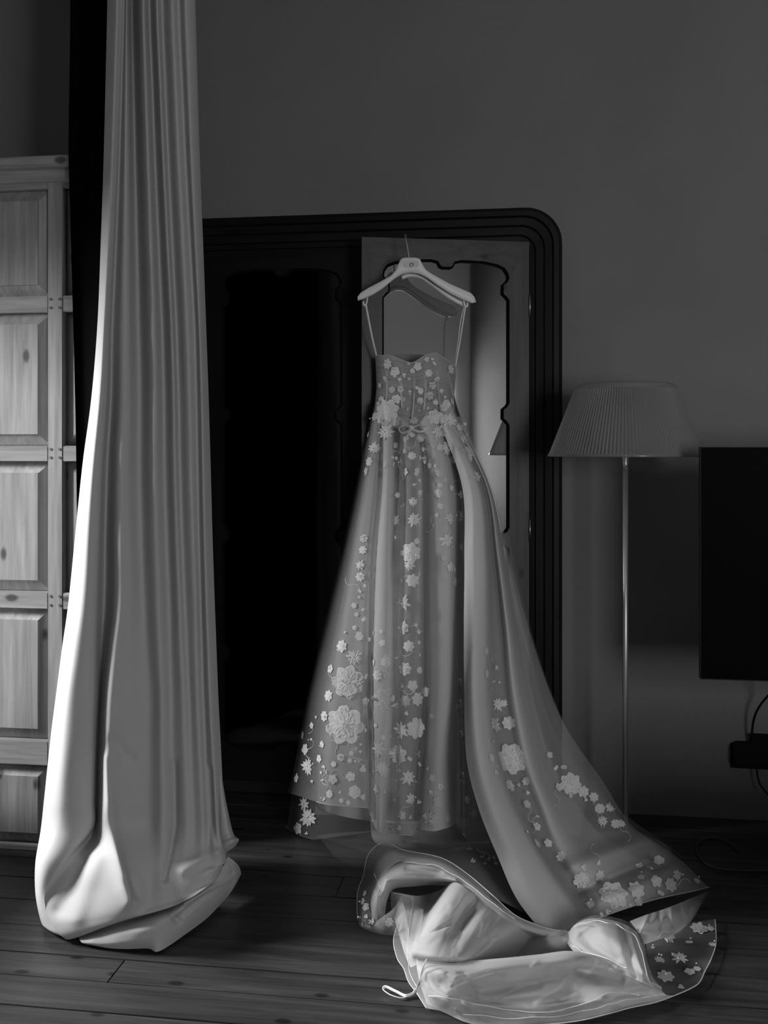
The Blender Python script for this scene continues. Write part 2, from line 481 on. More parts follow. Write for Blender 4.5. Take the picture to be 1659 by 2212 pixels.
make_door(False, HX - 2 * DW - .006, 0, 'left mirrored door, closed')

# ================================================================= PINE WARDROBE AT THE LEFT
YP = -.64
pw = empty('pine_wardrobe', (XL + .45, YP + .3, 0))
tag(pw, 'pale knotty pine wardrobe with raised panels at the left edge', 'wardrobe')
def px(u): return onY(u, 1000, YP).x
def pz(v, u=60): return onY(u, v, YP).z
PTOP = pz(352)
PX0, PX1 = XL + .03, px(222)
box('carcass', (PX0, YP + .035, .0), (PX1, -.095, PTOP - .02), M['pine_z'], pw)
rails_v = [(372, 408), (640, 675), (963, 997), (1279, 1315), (1600, 1653)]
rails = [(pz(b), pz(a)) for a, b in rails_v] + [(0.0, pz(1826))]
mull = (px(103), px(135)); 
cols = [(px(103) - .44, px(103)), (px(135), PX1 - .05)]
stiles = [(cols[0][0] - .045, cols[0][0]), mull, (cols[1][1], PX1)]
for a, b in stiles:
    a = max(a, PX0)
    if b > a: box('stile', (a, YP, 0), (b, YP + .034, PTOP - .03), M['pine_z'], pw, .0022)
for ci, (a, b) in enumerate(cols):
    a = max(a, PX0)
    for (z0, z1) in rails:
        box('rail', (a, YP + .001, z0), (b, YP + .034, z1), M['pine_x'], pw, .0022)
    zs = sorted(rails)
    for (r0, r1) in zip(zs, zs[1:]):
        z0, z1 = r0[1], r1[0]; bw = .038
        if z1 - z0 < .12: continue
        bm = bmesh.new()
        def ring(dx, y): return [bm.verts.new(p) for p in ((a + dx, y, z0 + dx), (b - dx, y, z0 + dx), (b - dx, y, z1 - dx), (a + dx, y, z1 - dx))]
        R = [ring(.0005, YP + .030), ring(.004, YP + .027), ring(bw, YP + .012), ring(bw + .001, YP + .006)]
        for p, q in zip(R, R[1:]):
            for k in range(4): bm.faces.new((p[k], p[(k + 1) % 4], q[(k + 1) % 4], q[k]))
        bm.faces.new(R[-1])
        bm_obj('panel', bm, M['pine_z'], pw)
for (z0, z1) in rails[1:4]:
    for fx in (.2, .8):
        for fz in (.25, .78):
            x = mull[0] + (mull[1] - mull[0]) * fx; z = z0 + (z1 - z0) * fz
            bm = bmesh.new()
            for k in (0,):
                vs = [bm.verts.new((x + .0048 * math.cos(a), YP - .0015, z + .0048 * math.sin(a))) for a in [i * math.pi / 4 for i in range(8)]]
                vb = [bm.verts.new((v.co.x, YP + .002, v.co.z)) for v in vs]
                bm.faces.new(vs)
                for i in range(8): bm.faces.new((vs[i], vs[(i + 1) % 8], vb[(i + 1) % 8], vb[i]))
            bm_obj('peg', bm, M['peg'], pw)
cx1 = px(101) 
bm = bmesh.new(); add_box(bm, (PX0, YP - .06, PTOP - .03), (PX1, -.095, PTOP + .005), .006); add_box(bm, (PX0, YP - .03, PTOP - .07), (PX1, -.095, PTOP - .03), .004)
bm_obj('cornice', bm, M['pine_x'], pw)

# low bench added unseen in the window: shades the foot of the pine wardrobe
wb = empty('shade_bench', (-2.1, -1.4, 0)); tag(wb, 'low white painted bench added unseen to shade the foot of the pine wardrobe', 'occluder')
box('seat', (-2.33, -2.1, .31), (-1.84, -.75, .35), M['paintw'], wb, .005)
for y in (-2.05, -.9): box('leg', (-2.31, y, 0.0), (-1.86, y + .04, .31), M['paintw'], wb)

# ================================================================= DRAPES
# black drape between the pine wardrobe and the pale curtain
vel = []
for v, ul in [(-420, 150), (0, 152), (300, 148), (450, 151), (700, 158), (900, 163), (1100, 166), (1300, 168), (1600, 170), (1850, 172)]:
    row = []
    for k in range(13):
        f = k / 12
        row.append((ul + (405 - ul) * f, v, 3.255 - .018 * math.cos(k * 2.1) - .30 * f))
    vel.append(row)
bd = sheet('black_drape', vel, 60, 60, M['velvet'])
tag(bd, 'black floor-length drape hanging behind the pale curtain', 'curtain')

cur = empty('curtain', (P(300, 2000, 2.75).x, P(300, 2000, 2.75).y, 0))
tag(cur, 'long pale linen curtain gathered in folds and puddling on the floor', 'curtain')
Lv = [(-534, 242), (0, 232), (300, 225), (482, 219), (700, 210), (850, 198), (1000, 178), (1200, 157), (1300, 147), (1400, 133), (1500, 120), (1600, 107), (1700, 97), (1800, 86)]
Rv = [(-534, 412), (0, 422), (300, 430), (482, 437), (700, 445), (900, 452), (1200, 460), (1500, 471), (1600, 476), (1700, 481), (1800, 486)]
def it(tab, v): return float(np.interp(v, [a for a, b in tab], [b for a, b in tab]))
fv = [0, 700, 1300, 1500, 1750]
def same(d): return (d,) * 5
ft = [  # fraction across the curtain at those heights, depth towards the camera at those heights
    ((.06, .05, .05, .05, .05), same(-.17)), ((.005, .005, .005, .005, .005), same(-.10)), ((.012, .012, .02, .02, .02), same(-.04)),
    ((.095, .055, .09, .085, .10), same(.035)), ((.155, .105, .19, .235, .265), (.022, .02, .02, .015, .015)), ((.19, .145, .25, .272, .292), (.008, -.012, -.07, -.085, -.07)),
    ((.218, .225, .335, .322, .345), (.02, .025, .03, .035, .04)), ((.24, .29, .42, .43, .45), (.0, .015, .022, .022, .022)), ((.285, .385, .52, .575, .585), (-.065, -.05, -.02, -.015, -.005)),
    ((.40, .51, .61, .65, .66), (.03, .03, .025, .022, .02)), ((.478, .597, .69, .715, .725), (-.028, -.028, -.018, -.012, -.006)), ((.56, .68, .755, .78, .79), (.02, .02, .016, .014, .012)), ((.625, .73, .80, .825, .835), (-.018, -.018, -.008, -.004, .0)),
    ((.73, .82, .865, .87, .88), (.02, .02, .016, .014, .01)), ((.81, .893, .905, .91, .915), same(-.012)), ((.89, .94, .945, .95, .955), same(.012)), ((.98, .98, .98, .985, .985), same(-.03)), ((1, 1, 1, 1, 1), same(-.08)), ((.95, .95, .95, .95, .95), same(-.15))]
rows = []
for v in (-508, -250, 0, 180, 350, 520, 700, 860, 1000, 1150, 1300, 1400, 1500, 1580, 1660, 1730, 1790):
    L, R = it(Lv, v), it(Rv, v); row = []
    for f, d in ft:
        row.append((L + (R - L) * float(np.interp(v, fv, f)), v, 2.80 - float(np.interp(v, fv, d))))
    rows.append(row)
def crow(us, vs, ts): return [(a, b, c) for a, b, c in zip(us, vs, ts)]
rows.append(crow([88, 79, 78, 95, 132, 163, 246, 278, 322, 350, 373, 396, 418, 436, 452, 468, 482, 488, 470], [1860] * 19,
                 [2.94, 2.87, 2.82, 2.745, 2.735, 2.758, 2.695, 2.72, 2.752, 2.752, 2.760, 2.760, 2.765, 2.768, 2.775, 2.775, 2.79, 2.84, 2.9]))
rows.append(crow([88, 78, 77, 84, 96, 112, 262, 290, 322, 350, 374, 396, 418, 436, 450, 464, 478, 484, 470], [1930, 1930, 1930, 1932, 1934, 1936, 1928, 1924, 1918, 1912, 1908, 1902, 1896, 1890, 1884, 1878, 1868, 1860, 1850],
                 [2.92, 2.85, 2.81, 2.76, 2.745, 2.745, 2.66, 2.68, 2.718, 2.72, 2.73, 2.732, 2.738, 2.745, 2.75, 2.76, 2.79, 2.84, 2.9]))
rows.append(crow([95, 88, 88, 96, 110, 130, 250, 285, 320, 350, 374, 396, 416, 434, 448, 460, 474, 480, 468], [1990, 1988, 1986, 1990, 1994, 1997, 1978, 1968, 1958, 1950, 1944, 1936, 1928, 1916, 1908, 1898, 1884, 1872, 1858],
                 [2.90, 2.84, 2.79, 2.755, 2.73, 2.71, 2.655, 2.665, 2.695, 2.705, 2.715, 2.72, 2.728, 2.738, 2.745, 2.758, 2.79, 2.84, 2.9]))
rows.append(crow([105, 98, 98, 112, 132, 152, 225, 270, 315, 347, 374, 396, 416, 433, 446, 458, 472, 478, 468], [2002, 2004, 2004, 2014, 2022, 2028, 2003, 1988, 1976, 1967, 1958, 1948, 1938, 1927, 1918, 1907, 1892, 1878, 1862],
                 [2.88, 2.80, 2.77, 2.745, 2.725, 2.715, 2.68, 2.68, 2.69, 2.70, 2.71, 2.71, 2.715, 2.73, 2.74, 2.76, 2.80, 2.85, 2.9]))
rows.append([(a + 4, b - 8, c + .09) for a, b, c in rows[-1]])
cr = [([(222, 1640), (240, 1770), (258, 1860), (270, 1920), (282, 1945)], 16, .016), ([(248, 1600), (268, 1628), (284, 1640)], 14, -.010), ([(180, 1860), (130, 1965)], 15, -.010), ([(212, 1850), (165, 1985)], 16, .008),
      ([(378, 1650), (380, 1780), (356, 1900)], 7, -.010), ([(455, 1660), (460, 1780), (470, 1830)], 6, -.012), ([(395, 1880), (440, 1852), (470, 1842)], 14, .014), ([(282, 1905), (296, 1935)], 10, -.010)]
sheet('curtain_cloth', rows, 330, 300, M['linen'], cur, cr, wob=.004, seed=3)
# turned-out hem resting on the boards
def H(u, v, h): return (u, v, (CAM.z - h) * F / (v - V0))
top = [(170, 2022, 2.74), (205, 2010, 2.74), (250, 1988, 2.74), (310, 1974, 2.75), (365, 1955, 2.76), (400, 1930, 2.79), (438, 1905, 2.82), (478, 1876, 2.86), (492, 1850, 2.90)]
mid1 = [(172, 2030, 2.70), (205, 2024, 2.695), (255, 2010, 2.68), (312, 1994, 2.675), (368, 1975, 2.69), (410, 1952, 2.73), (450, 1925, 2.79), (490, 1893, 2.86), (508, 1862, 2.93)]
mid2 = [(178, 2037, 2.69), (215, 2038, 2.675), (260, 2034, 2.66), (315, 2025, 2.655), (360, 2005, 2.68), (420, 1978, 2.75), (465, 1945, 2.83), (508, 1905, 2.93), (518, 1875, 3.0)]
bot = [H(188, 2040, .008), H(235, 2048, .008), H(275, 2050, .008), H(320, 2049, .008), H(346, 2054, .006), H(412, 2010, .012), H(455, 1976, .018), H(500, 1925, .03), H(521, 1888, .05)]
sheet('hem', [top, mid1, mid2, bot], 40, 110, M['linen'], cur, [([(200, 2022), (270, 2008), (330, 2006)], 14, .008), ([(380, 1985), (440, 1935), (500, 1890)], 7, -.015), ([(400, 1950), (470, 1912), (515, 1885)], 6, .018), ([(355, 1960), (385, 1990)], 7, -.012)], wob=.004, seed=5)
lob = [[(470, 1660, 2.84), (477, 1670, 2.84), (480, 1680, 2.86), (481, 1690, 2.9)], [(468, 1740, 2.83), (478, 1740, 2.81), (487, 1742, 2.82), (491, 1745, 2.88)], [(468, 1800, 2.83), (480, 1800, 2.80), (496, 1800, 2.80), (504, 1800, 2.86)], [(470, 1832, 2.84), (486, 1830, 2.80), (503, 1816, 2.79), (516, 1813, 2.84)], [(470, 1836, 2.88), (484, 1842, 2.84), (500, 1834, 2.83), (510, 1826, 2.88)]]
sheet('hem', lob, 40, 30, M['linen'], cur, [([(475, 1815), (500, 1808), (515, 1812)], 5, -.012)])
bm = bmesh.new(); p = P(330, -538, 2.8)
add_box(bm, (p.x - .45, p.y - .02, ZC - .022), (p.x + .45, p.y + .02, ZC - .001), .004)
tr_ = bm_obj('curtain_track', bm, M['paintw']); tag(tr_, 'white ceiling track that the pale curtain hangs from', 'curtain track')

# ================================================================= FLOOR LAMP
lp = P(1351, 1500, 3.33); LX, LY = lp.x, lp.y
lamp = empty('floor_lamp', (LX, LY, 0)); tag(lamp, 'floor lamp with ribbed glass cone shade on a thin steel pole', 'lamp')
lathe('base', [(.001, .0), (.15, .0), (.152, .004), (.15, .012), (.03, .016), (.012, .022), (.001, .024)], (LX, LY, 0), M['steel'], lamp, 48)
lathe('pole', [(.0092, .02), (.0092, 1.288)], (LX, LY, 0), M['steel'], lamp, 20)
lathe('collar', [(.0096, 1.2885), (.0096, 1.300), (.0105, 1.310), (.0135, 1.325), (.016, 1.332)], (LX, LY, 0), M['steel'], lamp, 20)
m, nt, b = new_mat('ribbed_glass')
for n in list(nt.nodes):
    if n.type != 'OUTPUT_MATERIAL': nt.nodes.remove(n)
outn = [n for n in nt.nodes if n.type == 'OUTPUT_MATERIAL'][0]
d1 = mk(nt, 'ShaderNodeBsdfPrincipled'); d1.inputs['Base Color'].default_value = g(.30); d1.inputs['Roughness'].default_value = .18; d1.inputs['Specular IOR Level'].default_value = .7
t1 = mk(nt, 'ShaderNodeBsdfTransparent'); t1.inputs[0].default_value = g(.85)
tl1 = mk(nt, 'ShaderNodeBsdfTranslucent'); tl1.inputs[0].default_value = g(.5)
mx1 = mk(nt, 'ShaderNodeMixShader'); mx1.inputs[0].default_value = .35
mx2 = mk(nt, 'ShaderNodeMixShader'); mx2.inputs[0].default_value = .30
nt.links.new(d1.outputs[0], mx1.inputs[1]); nt.links.new(tl1.outputs[0], mx1.inputs[2])
nt.links.new(mx1.outputs[0], mx2.inputs[1]); nt.links.new(t1.outputs[0], mx2.inputs[2]); nt.links.new(mx2.outputs[0], outn.inputs['Surface'])
M['glass'] = m
sh = lathe('shade', [(.2535, 1.331), (.247, 1.345), (.2, 1.465), (.168, 1.548)], (LX, LY, 0), M['glass'], lamp, 260, rib=.0016, smooth=False, cap=False)
lathe('rim', [(.250, 1.328), (.256, 1.3245), (.258, 1.328), (.2545, 1.334)], (LX, LY, 0), M['glass'], sh, 96, cap=False)
lathe('shoulder', [(.1685, 1.548), (.166, 1.555), (.158, 1.564), (.148, 1.568), (.14, 1.568)], (LX, LY, 0), M['glass'], sh, 96, cap=False)
M['opal'] = cloth('opal_glass', .45, None, .5)
lathe('diffuser', [(.0165, 1.334), (.06, 1.342), (.10, 1.37), (.115, 1.42), (.10, 1.47), (.05, 1.50), (.001, 1.505)], (LX, LY, 0), M['opal'], lamp, 40, cap=False)

# ================================================================= SCREEN ON ITS ARM
YT = -.70
a0 = onY(1513, 965, YT); a1 = onY(1513, 1468, YT)
tv = empty('television', (a0.x + .6, YT + .1, a1.z)); tag(tv, 'large flat black television cut off by the right edge', 'television')
TX0, TX1, TZ0, TZ1 = a0.x, a0.x + 1.23, a1.z, a0.z
scr = box('housing', (TX0, YT, TZ0), (TX1, YT + .028, TZ1), M['tv_frame'], tv, .0015)
box('screen', (TX0 + .0022, YT - .0012, TZ0 + .0035), (TX1 - .0022, YT + .001, TZ1 - .0022), M['tv'], tv)
bm = bmesh.new(); add_box(bm, (TX0 + .45, YT + .03, TZ0 + .2), (TX0 + .78, YT + .06, TZ1 - .2), .004); add_box(bm, (TX0 + .59, YT + .06, TZ0 + .32), (TX0 + .64, -.03, TZ0 + .38), .004); add_box(bm, (TX0 + .54, -.03, TZ0 + .2), (TX0 + .69, -.002, TZ0 + .5), .004)
bm_obj('wall_arm', bm, M['black_plastic'], tv)
# black box with its cables on the wall under the screen
b0 = onY(1577, 1603, 0); b1 = onY(1577, 1657, 0)
mb = empty('cable_box', (b0.x + .12, 0, b1.z)); tag(mb, 'small black cable box on the wall below the television', 'cable box')
box('back_plate', (b0.x, -.012, b1.z), (b0.x + .26, -.0005, b0.z), M['tv_frame'], mb, .003)
c0 = onY(1586, 1606, -.05); c1 = onY(1624, 1590, -.05); zb = onY(1600, 1661, -.05).z
prism('box', [(c0.x, zb + .02), (c0.x, c0.z - .008), (c0.x + .018, c0.z), (c1.x, c0.z), (c1.x, c1.z), (c1.x + .2, c1.z), (c1.x + .2, zb), (c0.x + .03, zb + .006)], lambda x, z: Vector((x, -.05, z)), (0, .037, 0), M['black_plastic'], mb)
pts = [onY(1624, 1592, -.045), onY(1627, 1560, -.06), onY(1638, 1530, -.09), onY(1662, 1500, -.14), onY(1700, 1470, -.3), Vector((TX0 + .42, YT + .045, TZ0 + .22))]
tube('cable', pts, .0042, M['rubber'], mb, 8)
tube('cable', [onY(1634, 1660, -.045), onY(1640, 1690, -.05), onY(1655, 1712, -.06), onY(1680, 1735, -.07), Vector((onY(1690, 1750, -.07).x + .05, -.08, .006))], .0035, M['rubber'], mb, 8)
loop = [(1659, 1881), (1610, 1881), (1560, 1878), (1525, 1866), (1507, 1845), (1508, 1822), (1528, 1811), (1555, 1811), (1580, 1824), (1592, 1838)]
fc = tube('floor_cable', [onZ(u, v, .006) for u, v in loop], .0032, plain('grey_cable', .05, .5), None, 8)
tag(fc, 'thin cable looped on the dark boards under the television', 'cable')

# unseen chest added to keep the window light off the boards under the screen
ch = empty('blocker', (1.32, -1.72, 0)); tag(ch, 'low dark wooden chest added unseen to shade the boards under the television', 'blocker')
bm = add_box(bmesh.new(), (.80, -1.95, .06), (1.85, -1.50, .60), .006); body = bm_obj('body', bm, M['dark_x'], ch)
box('lid', (.785, -1.965, .601), (1.865, -1.485, .63), M['dark_x'], ch, .006)
for x in (.83, 1.80):
    for y in (-1.92, -1.56):
        box('foot', (x - .02, y - .0, 0.0), (x + .03, y + .05, .0595), M['dark_z'], ch)

# ================================================================= HANGER
hg = empty('coat_hanger', tuple(P(886, 600, 3.50))); tag(hg, 'pale moulded hanger hooked over the wardrobe door, holding the gown', 'hanger')
THG = 3.50
top_l = [(772, 641), (779, 632), (795, 622), (822, 608), (845, 595), (856, 582), (862, 566), (866, 559), (872, 556.5), (886, 556), (900, 556.5), (907, 559), (912, 570), (920, 583), (936, 593), (970, 612), (1004, 627), (1018, 633), (1026, 643), (1028.5, 653)]
bot_l = [(1019, 655), (1000, 648), (972, 634), (944, 616), (922, 600), (905, 592), (886, 589.5), (868, 593), (850, 604), (826, 624), (806, 637), (788, 645), (773, 650)]
def arm_depth(u): return THG - .0 - .030 * (1 - ((u - 886) / 142) ** 2)           # bowed towards the room in the middle
def hang3(u, v, off=0.0): return P(u, v, arm_depth(u) + off)
bm = bmesh.new()
n = 30
def along(poly, k):
    poly = [Vector(p) for p in poly]; L = [0]
    for a, b in zip(poly, poly[1:]): L.append(L[-1] + (b - a).length)
    s = k * L[-1]
    for i in range(len(poly) - 1):
        if s <= L[i + 1] + 1e-9: return poly[i].lerp(poly[i + 1], (s - L[i]) / max(L[i + 1] - L[i], 1e-9))
    return poly[-1]
rings = []
NS = 56
for i in range(NS + 1):
    k = i / NS
    a, b = along(top_l, k), along(list(reversed(bot_l)), k)
    th = .017 + .004 * math.sin(math.pi * k)
    mid = (a + b) / 2
    ring = []
    for (w, dd) in ((0, -.75), (.10, -1), (.5, -1.06), (.88, -1), (1, -.6), (1, .9), (.85, 1), (.15, 1), (0, .9)):
        q = a.lerp(b, w); ring.append(bm.verts.new(hang3(q.x, q.y, dd * th)))
    rings.append(ring)
for a, b in zip(rings, rings[1:]):
    for k in range(9): bm.faces.new((a[k], a[(k + 1) % 9], b[(k + 1) % 9], b[k]))
bm.faces.new(rings[0]); bm.faces.new(list(reversed(rings[-1])))
bm_obj('arms', bm, M['hanger'], hg, True)
# slimmer back shell of the right arm, seen under the front one
bm = bmesh.new(); tube_bm(bm, spline([P(u, v, arm_depth(u) + .02) for u, v in [(868, 600), (886, 594), (910, 598), (935, 615), (965, 637), (990, 652), (1004, 657)]], 6), .0075, 8)
bm_obj('back_shell', bm, M['hanger'], hg, True)
plate = [(871, 566), (874, 563.5), (880, 562.5), (897, 562.5), (903, 565), (905, 570), (904, 575.5), (899, 578), (876, 578), (871.5, 575)]
prism('plate', plate, lambda u, v: P(u, v, arm_depth(u) - .0225), -FWD * .002, plain('plate_cream', .55, .35), hg)
heart = [(889, 576.2), (886.2, 573.6), (885.2, 570.8), (886.5, 568.8), (888.2, 568.6), (889.2, 570), (890.4, 568.8), (892.4, 569.3), (893, 571.3), (891.8, 574)]
bm = bmesh.new(); tube_bm(bm, [P(u, v, arm_depth(u) - .0250) for u, v in heart], .0011, 6)
bm_obj('emblem', bm, M['tv_frame'], hg)
tube('hook', [P(883.5, 560, 3.475), P(882, 545, 3.475), P(879, 527, 3.475), P(876, 514, 3.478), P(875, 508.5, 3.495), P(876, 507, 3.54), P(877, 508, 3.60), P(878, 512, 3.645), P(878, 524, 3.65)], .0021, M['steel'], hg, 8)
for u, v in ((789, 652), (1006, 655)):
    s = 1 if u < 886 else -1
    bm = bmesh.new(); tube_bm(bm, spline([P(u + 5 * s, v - 14, 3.497), P(u + 3 * s, v + 2, 3.494), P(u - 1 * s, v + 8, 3.494), P(u - 4 * s, v + 4, 3.494), P(u - 3.4 * s, v - 1, 3.494)], 5), .0032, 7)
    bm_obj('strap_notch', bm, M['hanger'], hg, True)

# ================================================================= WEDDING GOWN
M['satin'] = cloth('gown_satin', .46, None, .30, .0, 1200, 1.0)
M['lining'] = cloth('gown_lining', .26, None, .15, .0, 1200, .8)
M['tulle'] = cloth('gown_tulle', .80, 'dens', .35, 0, 1500)
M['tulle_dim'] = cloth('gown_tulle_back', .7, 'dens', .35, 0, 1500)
M['lace'] = noisy('lace_thread', .9, .99, 420, .8, .5, spec=.2)
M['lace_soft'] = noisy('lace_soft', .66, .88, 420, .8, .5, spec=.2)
M['boning'] = plain('boning_tape', .42, .7)
M['cord'] = plain('white_cord', .85, .6)
M['bead'] = plain('crystal_bead', .97, .22, 0, 1.0)
M['ribbon'] = plain('satin_ribbon', .85, .22, 0, .9)
gown = empty('wedding_gown', tuple(P(900, 1830, 3.35)))
tag(gown, 'strapless ivory wedding gown with lace flowers and long train on a hanger', 'dress')

def rowsheet(rows, cols_d, T, dens):
    """rows: list of (v or list of v, [u...], T)"""
    return [[(u, (v[i] if isinstance(v, (list, tuple)) else v), t - d * a, dn) for i, (u, d, dn) in enumerate(zip(us, cols_d, dens))] for (v, us, t, a) in rows]

# --- bodice: front shell from left side seam to right side seam
neck = [(810, 769), (826, 768), (844, 769), (865, 777), (888, 784), (903, 778), (919, 768), (940, 763), (950, 768), (964, 777), (983, 793)]
bl = [(0.0, 0), (.10, .045), (.22, .075), (.36, .085), (.46, .078), (.54, .082), (.64, .09), (.76, .086), (.84, .075), (.92, .052), (1.0, 0)]
def brow(v0, vR, L, R, amp, dip=0.0):
    out = []
    for (f, d), nk in zip(bl, neck):
        out.append((L + (R - L) * f, v0 + (vR - v0) * f + dip * math.sin(math.pi * f), 3.545 - d * amp))
    return out
R0 = [(u, v, 3.545 - d * .95) for (u, v), (f, d) in zip(neck, bl)]
rows = [R0, brow(806, 812, 814, 985, 1.10), brow(832, 836, 815, 983, 1.0), brow(862, 866, 812, 981, .88, 6), brow(892, 894, 808, 984, .80, 14), brow(915, 915, 806, 990, .70, 12)]
rnd = random.Random(4)
cre = []
for k in range(16):
    y = 785 + k * 7.2
    cre.append(([(815, y - 6 + rnd.uniform(-3, 3)), (850, y + rnd.uniform(-3, 3)), (888, y + 6 + rnd.uniform(-2, 2))], 2.6, -.0065))
    cre.append(([(893, y + 6 + rnd.uniform(-3, 3)), (935, y + rnd.uniform(-4, 4)), (985, y - 8 + rnd.uniform(-4, 4))], 2.6, -.0065))
bod = sheet('bodice', rows, 110, 130, M['lining'], gown, cre)
over = sheet('tulle', [[(u, v, t - .004, .42) for u, v, t in r] for r in rows], 90, 110, M['tulle'], bod, [(p, w + .6, a * -1.0) for p, w, a in cre])
tube('neckline', [P(u, v, t - .004) for u, v, t in R0], .0024, M['boning'], bod, 6)
for pl in ([(893, 790), (895, 830), (893, 870), (890, 905)], [(918, 800), (919, 840), (916, 885)], [(868, 795), (866, 840), (869, 880)], [(943, 800), (947, 850), (952, 890)], [(968, 805), (973, 830), (979, 858)], [(836, 800), (836, 840), (832, 880)]):
    f = lambda u: float(np.interp((u - 812) / 172, [a for a, b in bl], [b for a, b in bl]))
    tube('boning', [P(u, v, 3.545 - f(u) * 1.02 - .006) for u, v in pl], .0042, M['boning'], bod, 6, .3)
# back of the bodice, lower than the front
bk = [[(811, 771, 3.545), (835, 768, 3.60), (880, 765, 3.60), (930, 768, 3.595), (965, 780, 3.59), (983, 794, 3.545)], [(812, 850, 3.545), (835, 850, 3.60), (880, 852, 3.60), (930, 852, 3.595), (965, 852, 3.585), (982, 855, 3.545)], [(800, 915, 3.545), (830, 915, 3.605), (880, 918, 3.60), (930, 918, 3.60), (970, 916, 3.6), (1000, 915, 3.545)]]
sheet('bodice_back', bk, 20, 40, M['lining'], gown)
# ribbon loops that carry the gown
tube('hanging_loop', [P(790, 657, 3.494), P(796, 690, 3.497), P(804, 730, 3.51), P(813, 769, 3.535)], .0052, M['hanger'], gown, 8, .3)
tube('hanging_loop', [P(1006, 658, 3.494), P(1001, 690, 3.498), P(994, 735, 3.52), P(984, 792, 3.545)], .0024, M['hanger'], gown, 6, .5)
tube('hanging_loop', [P(1004, 658, 3.496), P(996, 690, 3.51), P(990, 735, 3.53), P(983, 790, 3.548)], .0018, M['hanger'], gown, 6, .5)

# --- skirt lining (opaque, hangs inside the net)
vs = [880, 960, 1050, 1200, 1350, 1500, 1650]
Ll = [806, 797, 785, 757, 728, 700, 688]; Rl = [985, 1010, 1036, 1070, 1100, 1125, 1150]
lin = []
for v, L, R in list(zip(vs, Ll, Rl)) + [(1748, 686, 1165)]:
    row = []
    w = (R - L) / 2; T = float(np.interp(v, [880, 1050, 1350, 1750], [3.54, 3.54, 3.53, 3.51]))
    dep = float(np.interp(v, [880, 1050, 1350, 1750], [.02, .05, .07, .09]))
    for k in range(15):
        a = math.pi * k / 14; f = (1 - math.cos(a)) / 2
        row.append((L + (R - L) * f, v if v < 1700 else 1735 + 45 * math.sin(a), T - dep * math.sin(a) + (.014 if k % 2 else -.006)))
    lin.append(row)
lining = sheet('skirt_lining', lin, 70, 110, M['lining'], gown)
bkl = []
for v, L, R in list(zip(vs, Ll, Rl)) + [(1760, 680, 1170)]:
    bkl.append([(L + (R - L) * (1 - math.cos(math.pi * k / 6)) / 2, v, 3.545 + (.035 + .02 * (v - 880) / 900) * math.sin(math.pi * k / 6)) for k in range(7)])
sheet('skirt_back', bkl, 40, 40, M['lining'], gown)

# --- overskirt of net, gathered in folds (u at each height, depth, how tight the net is)
Vr = [893, 960, 1050, 1200, 1350, 1500, 1650]
C = [ # u at each height | u, v at hem | depth | density
    ((800, 788, 768, 735, 700, 664, 636), (620, 1712), -.13, .09), ((801, 791, 774, 744, 711, 678, 660), (650, 1721), -.06, .11),
    ((803, 795, 783, 757, 728, 697, 686), (683, 1732), -.02, .24), ((808, 801, 790, 767, 745, 722, 712), (708, 1738), .015, .40),
    ((815, 809, 800, 785, 772, 758, 752), (750, 1742), .025, .44), ((822, 818, 812, 799, 794, 790, 788), (789, 1745), .018, .42),
    ((825, 821, 818, 803, 798, 796, 798), (797, 1750), -.045, .22), ((829, 825, 823, 809, 803, 803, 806), (806, 1775), -.03, .35),
    ((834, 830, 829, 818, 813, 811, 813), (815, 1794), .03, .72), ((842, 841, 841, 838, 838, 838, 830), (822, 1799), .038, .74),
    ((847, 848, 849, 846, 847, 847, 841), (829, 1801), .01, .5), ((850, 854, 858, 854, 851, 851, 847), (842, 1785), -.07, .06),
    ((856, 864, 868, 862, 856, 854, 852), (854, 1800), -.02, .22), ((866, 876, 880, 876, 872, 868, 864), (862, 1803), .03, .34),
    ((880, 892, 897, 898, 896, 896, 886), (880, 1804), .036, .36), ((889, 904, 910, 911, 911, 911, 899), (892, 1804), .015, .42),
    ((896, 912, 919, 920, 921, 920, 906), (898, 1786), -.04, .22), ((904, 922, 931, 933, 934, 932, 922), (912, 1792), .0, .66),
    ((914, 935, 946, 950, 952, 950, 945), (938, 1795), .03, .86), ((924, 949, 962, 970, 972, 972, 970), (966, 1788), .025, .86),
    ((934, 961, 979, 985, 986, 985, 986), (984, 1784), -.02, .60), ((940, 969, 990, 996, 995, 994, 998), (998, 1800), -.045, .26), ((946, 977, 997, 1003, 1003, 1003, 1008), (1010, 1812), .0, .42),
    ((956, 989, 1010, 1020, 1022, 1022, 1030), (1030, 1816), .02, .7), ((972, 1004, 1028, 1045, 1052, 1060, 1066), (1065, 1815), .0, .5)]
Trow = [3.47, 3.455, 3.43, 3.385, 3.345, 3.305, 3.275]
arow = [.35, .5, .8, 1.0, 1.1, 1.2, 1.25]
net_rows = []
for i, v in enumerate(Vr):
    net_rows.append([(c[0][i] if i else max(c[0][0], 811 + k * 1.2), v if i else 868 + 52 * math.exp(-((c[0][0] - 890) / 38) ** 2), Trow[i] - c[2] * arow[i] + .06 * abs(k / 12.0 - 1) ** 2.5 * (arow[i]), c[3]) for k, c in enumerate(C)])
net_rows.append([(c[1][0], c[1][1], 3.255 - c[2] * 1.3 + .06 * abs(k / 12.0 - 1) ** 2.5 * 1.3, c[3]) for k, c in enumerate(C)])
skirt = sheet('overskirt', net_rows, 150, 330, M['tulle'], gown)
# thin rolled edge of the hem
he = [P(u, v, t) for u, v, t, d in net_rows[-1]]
tube('hem_edge', he[2:], .0008, M['lace_soft'], gown, 5)
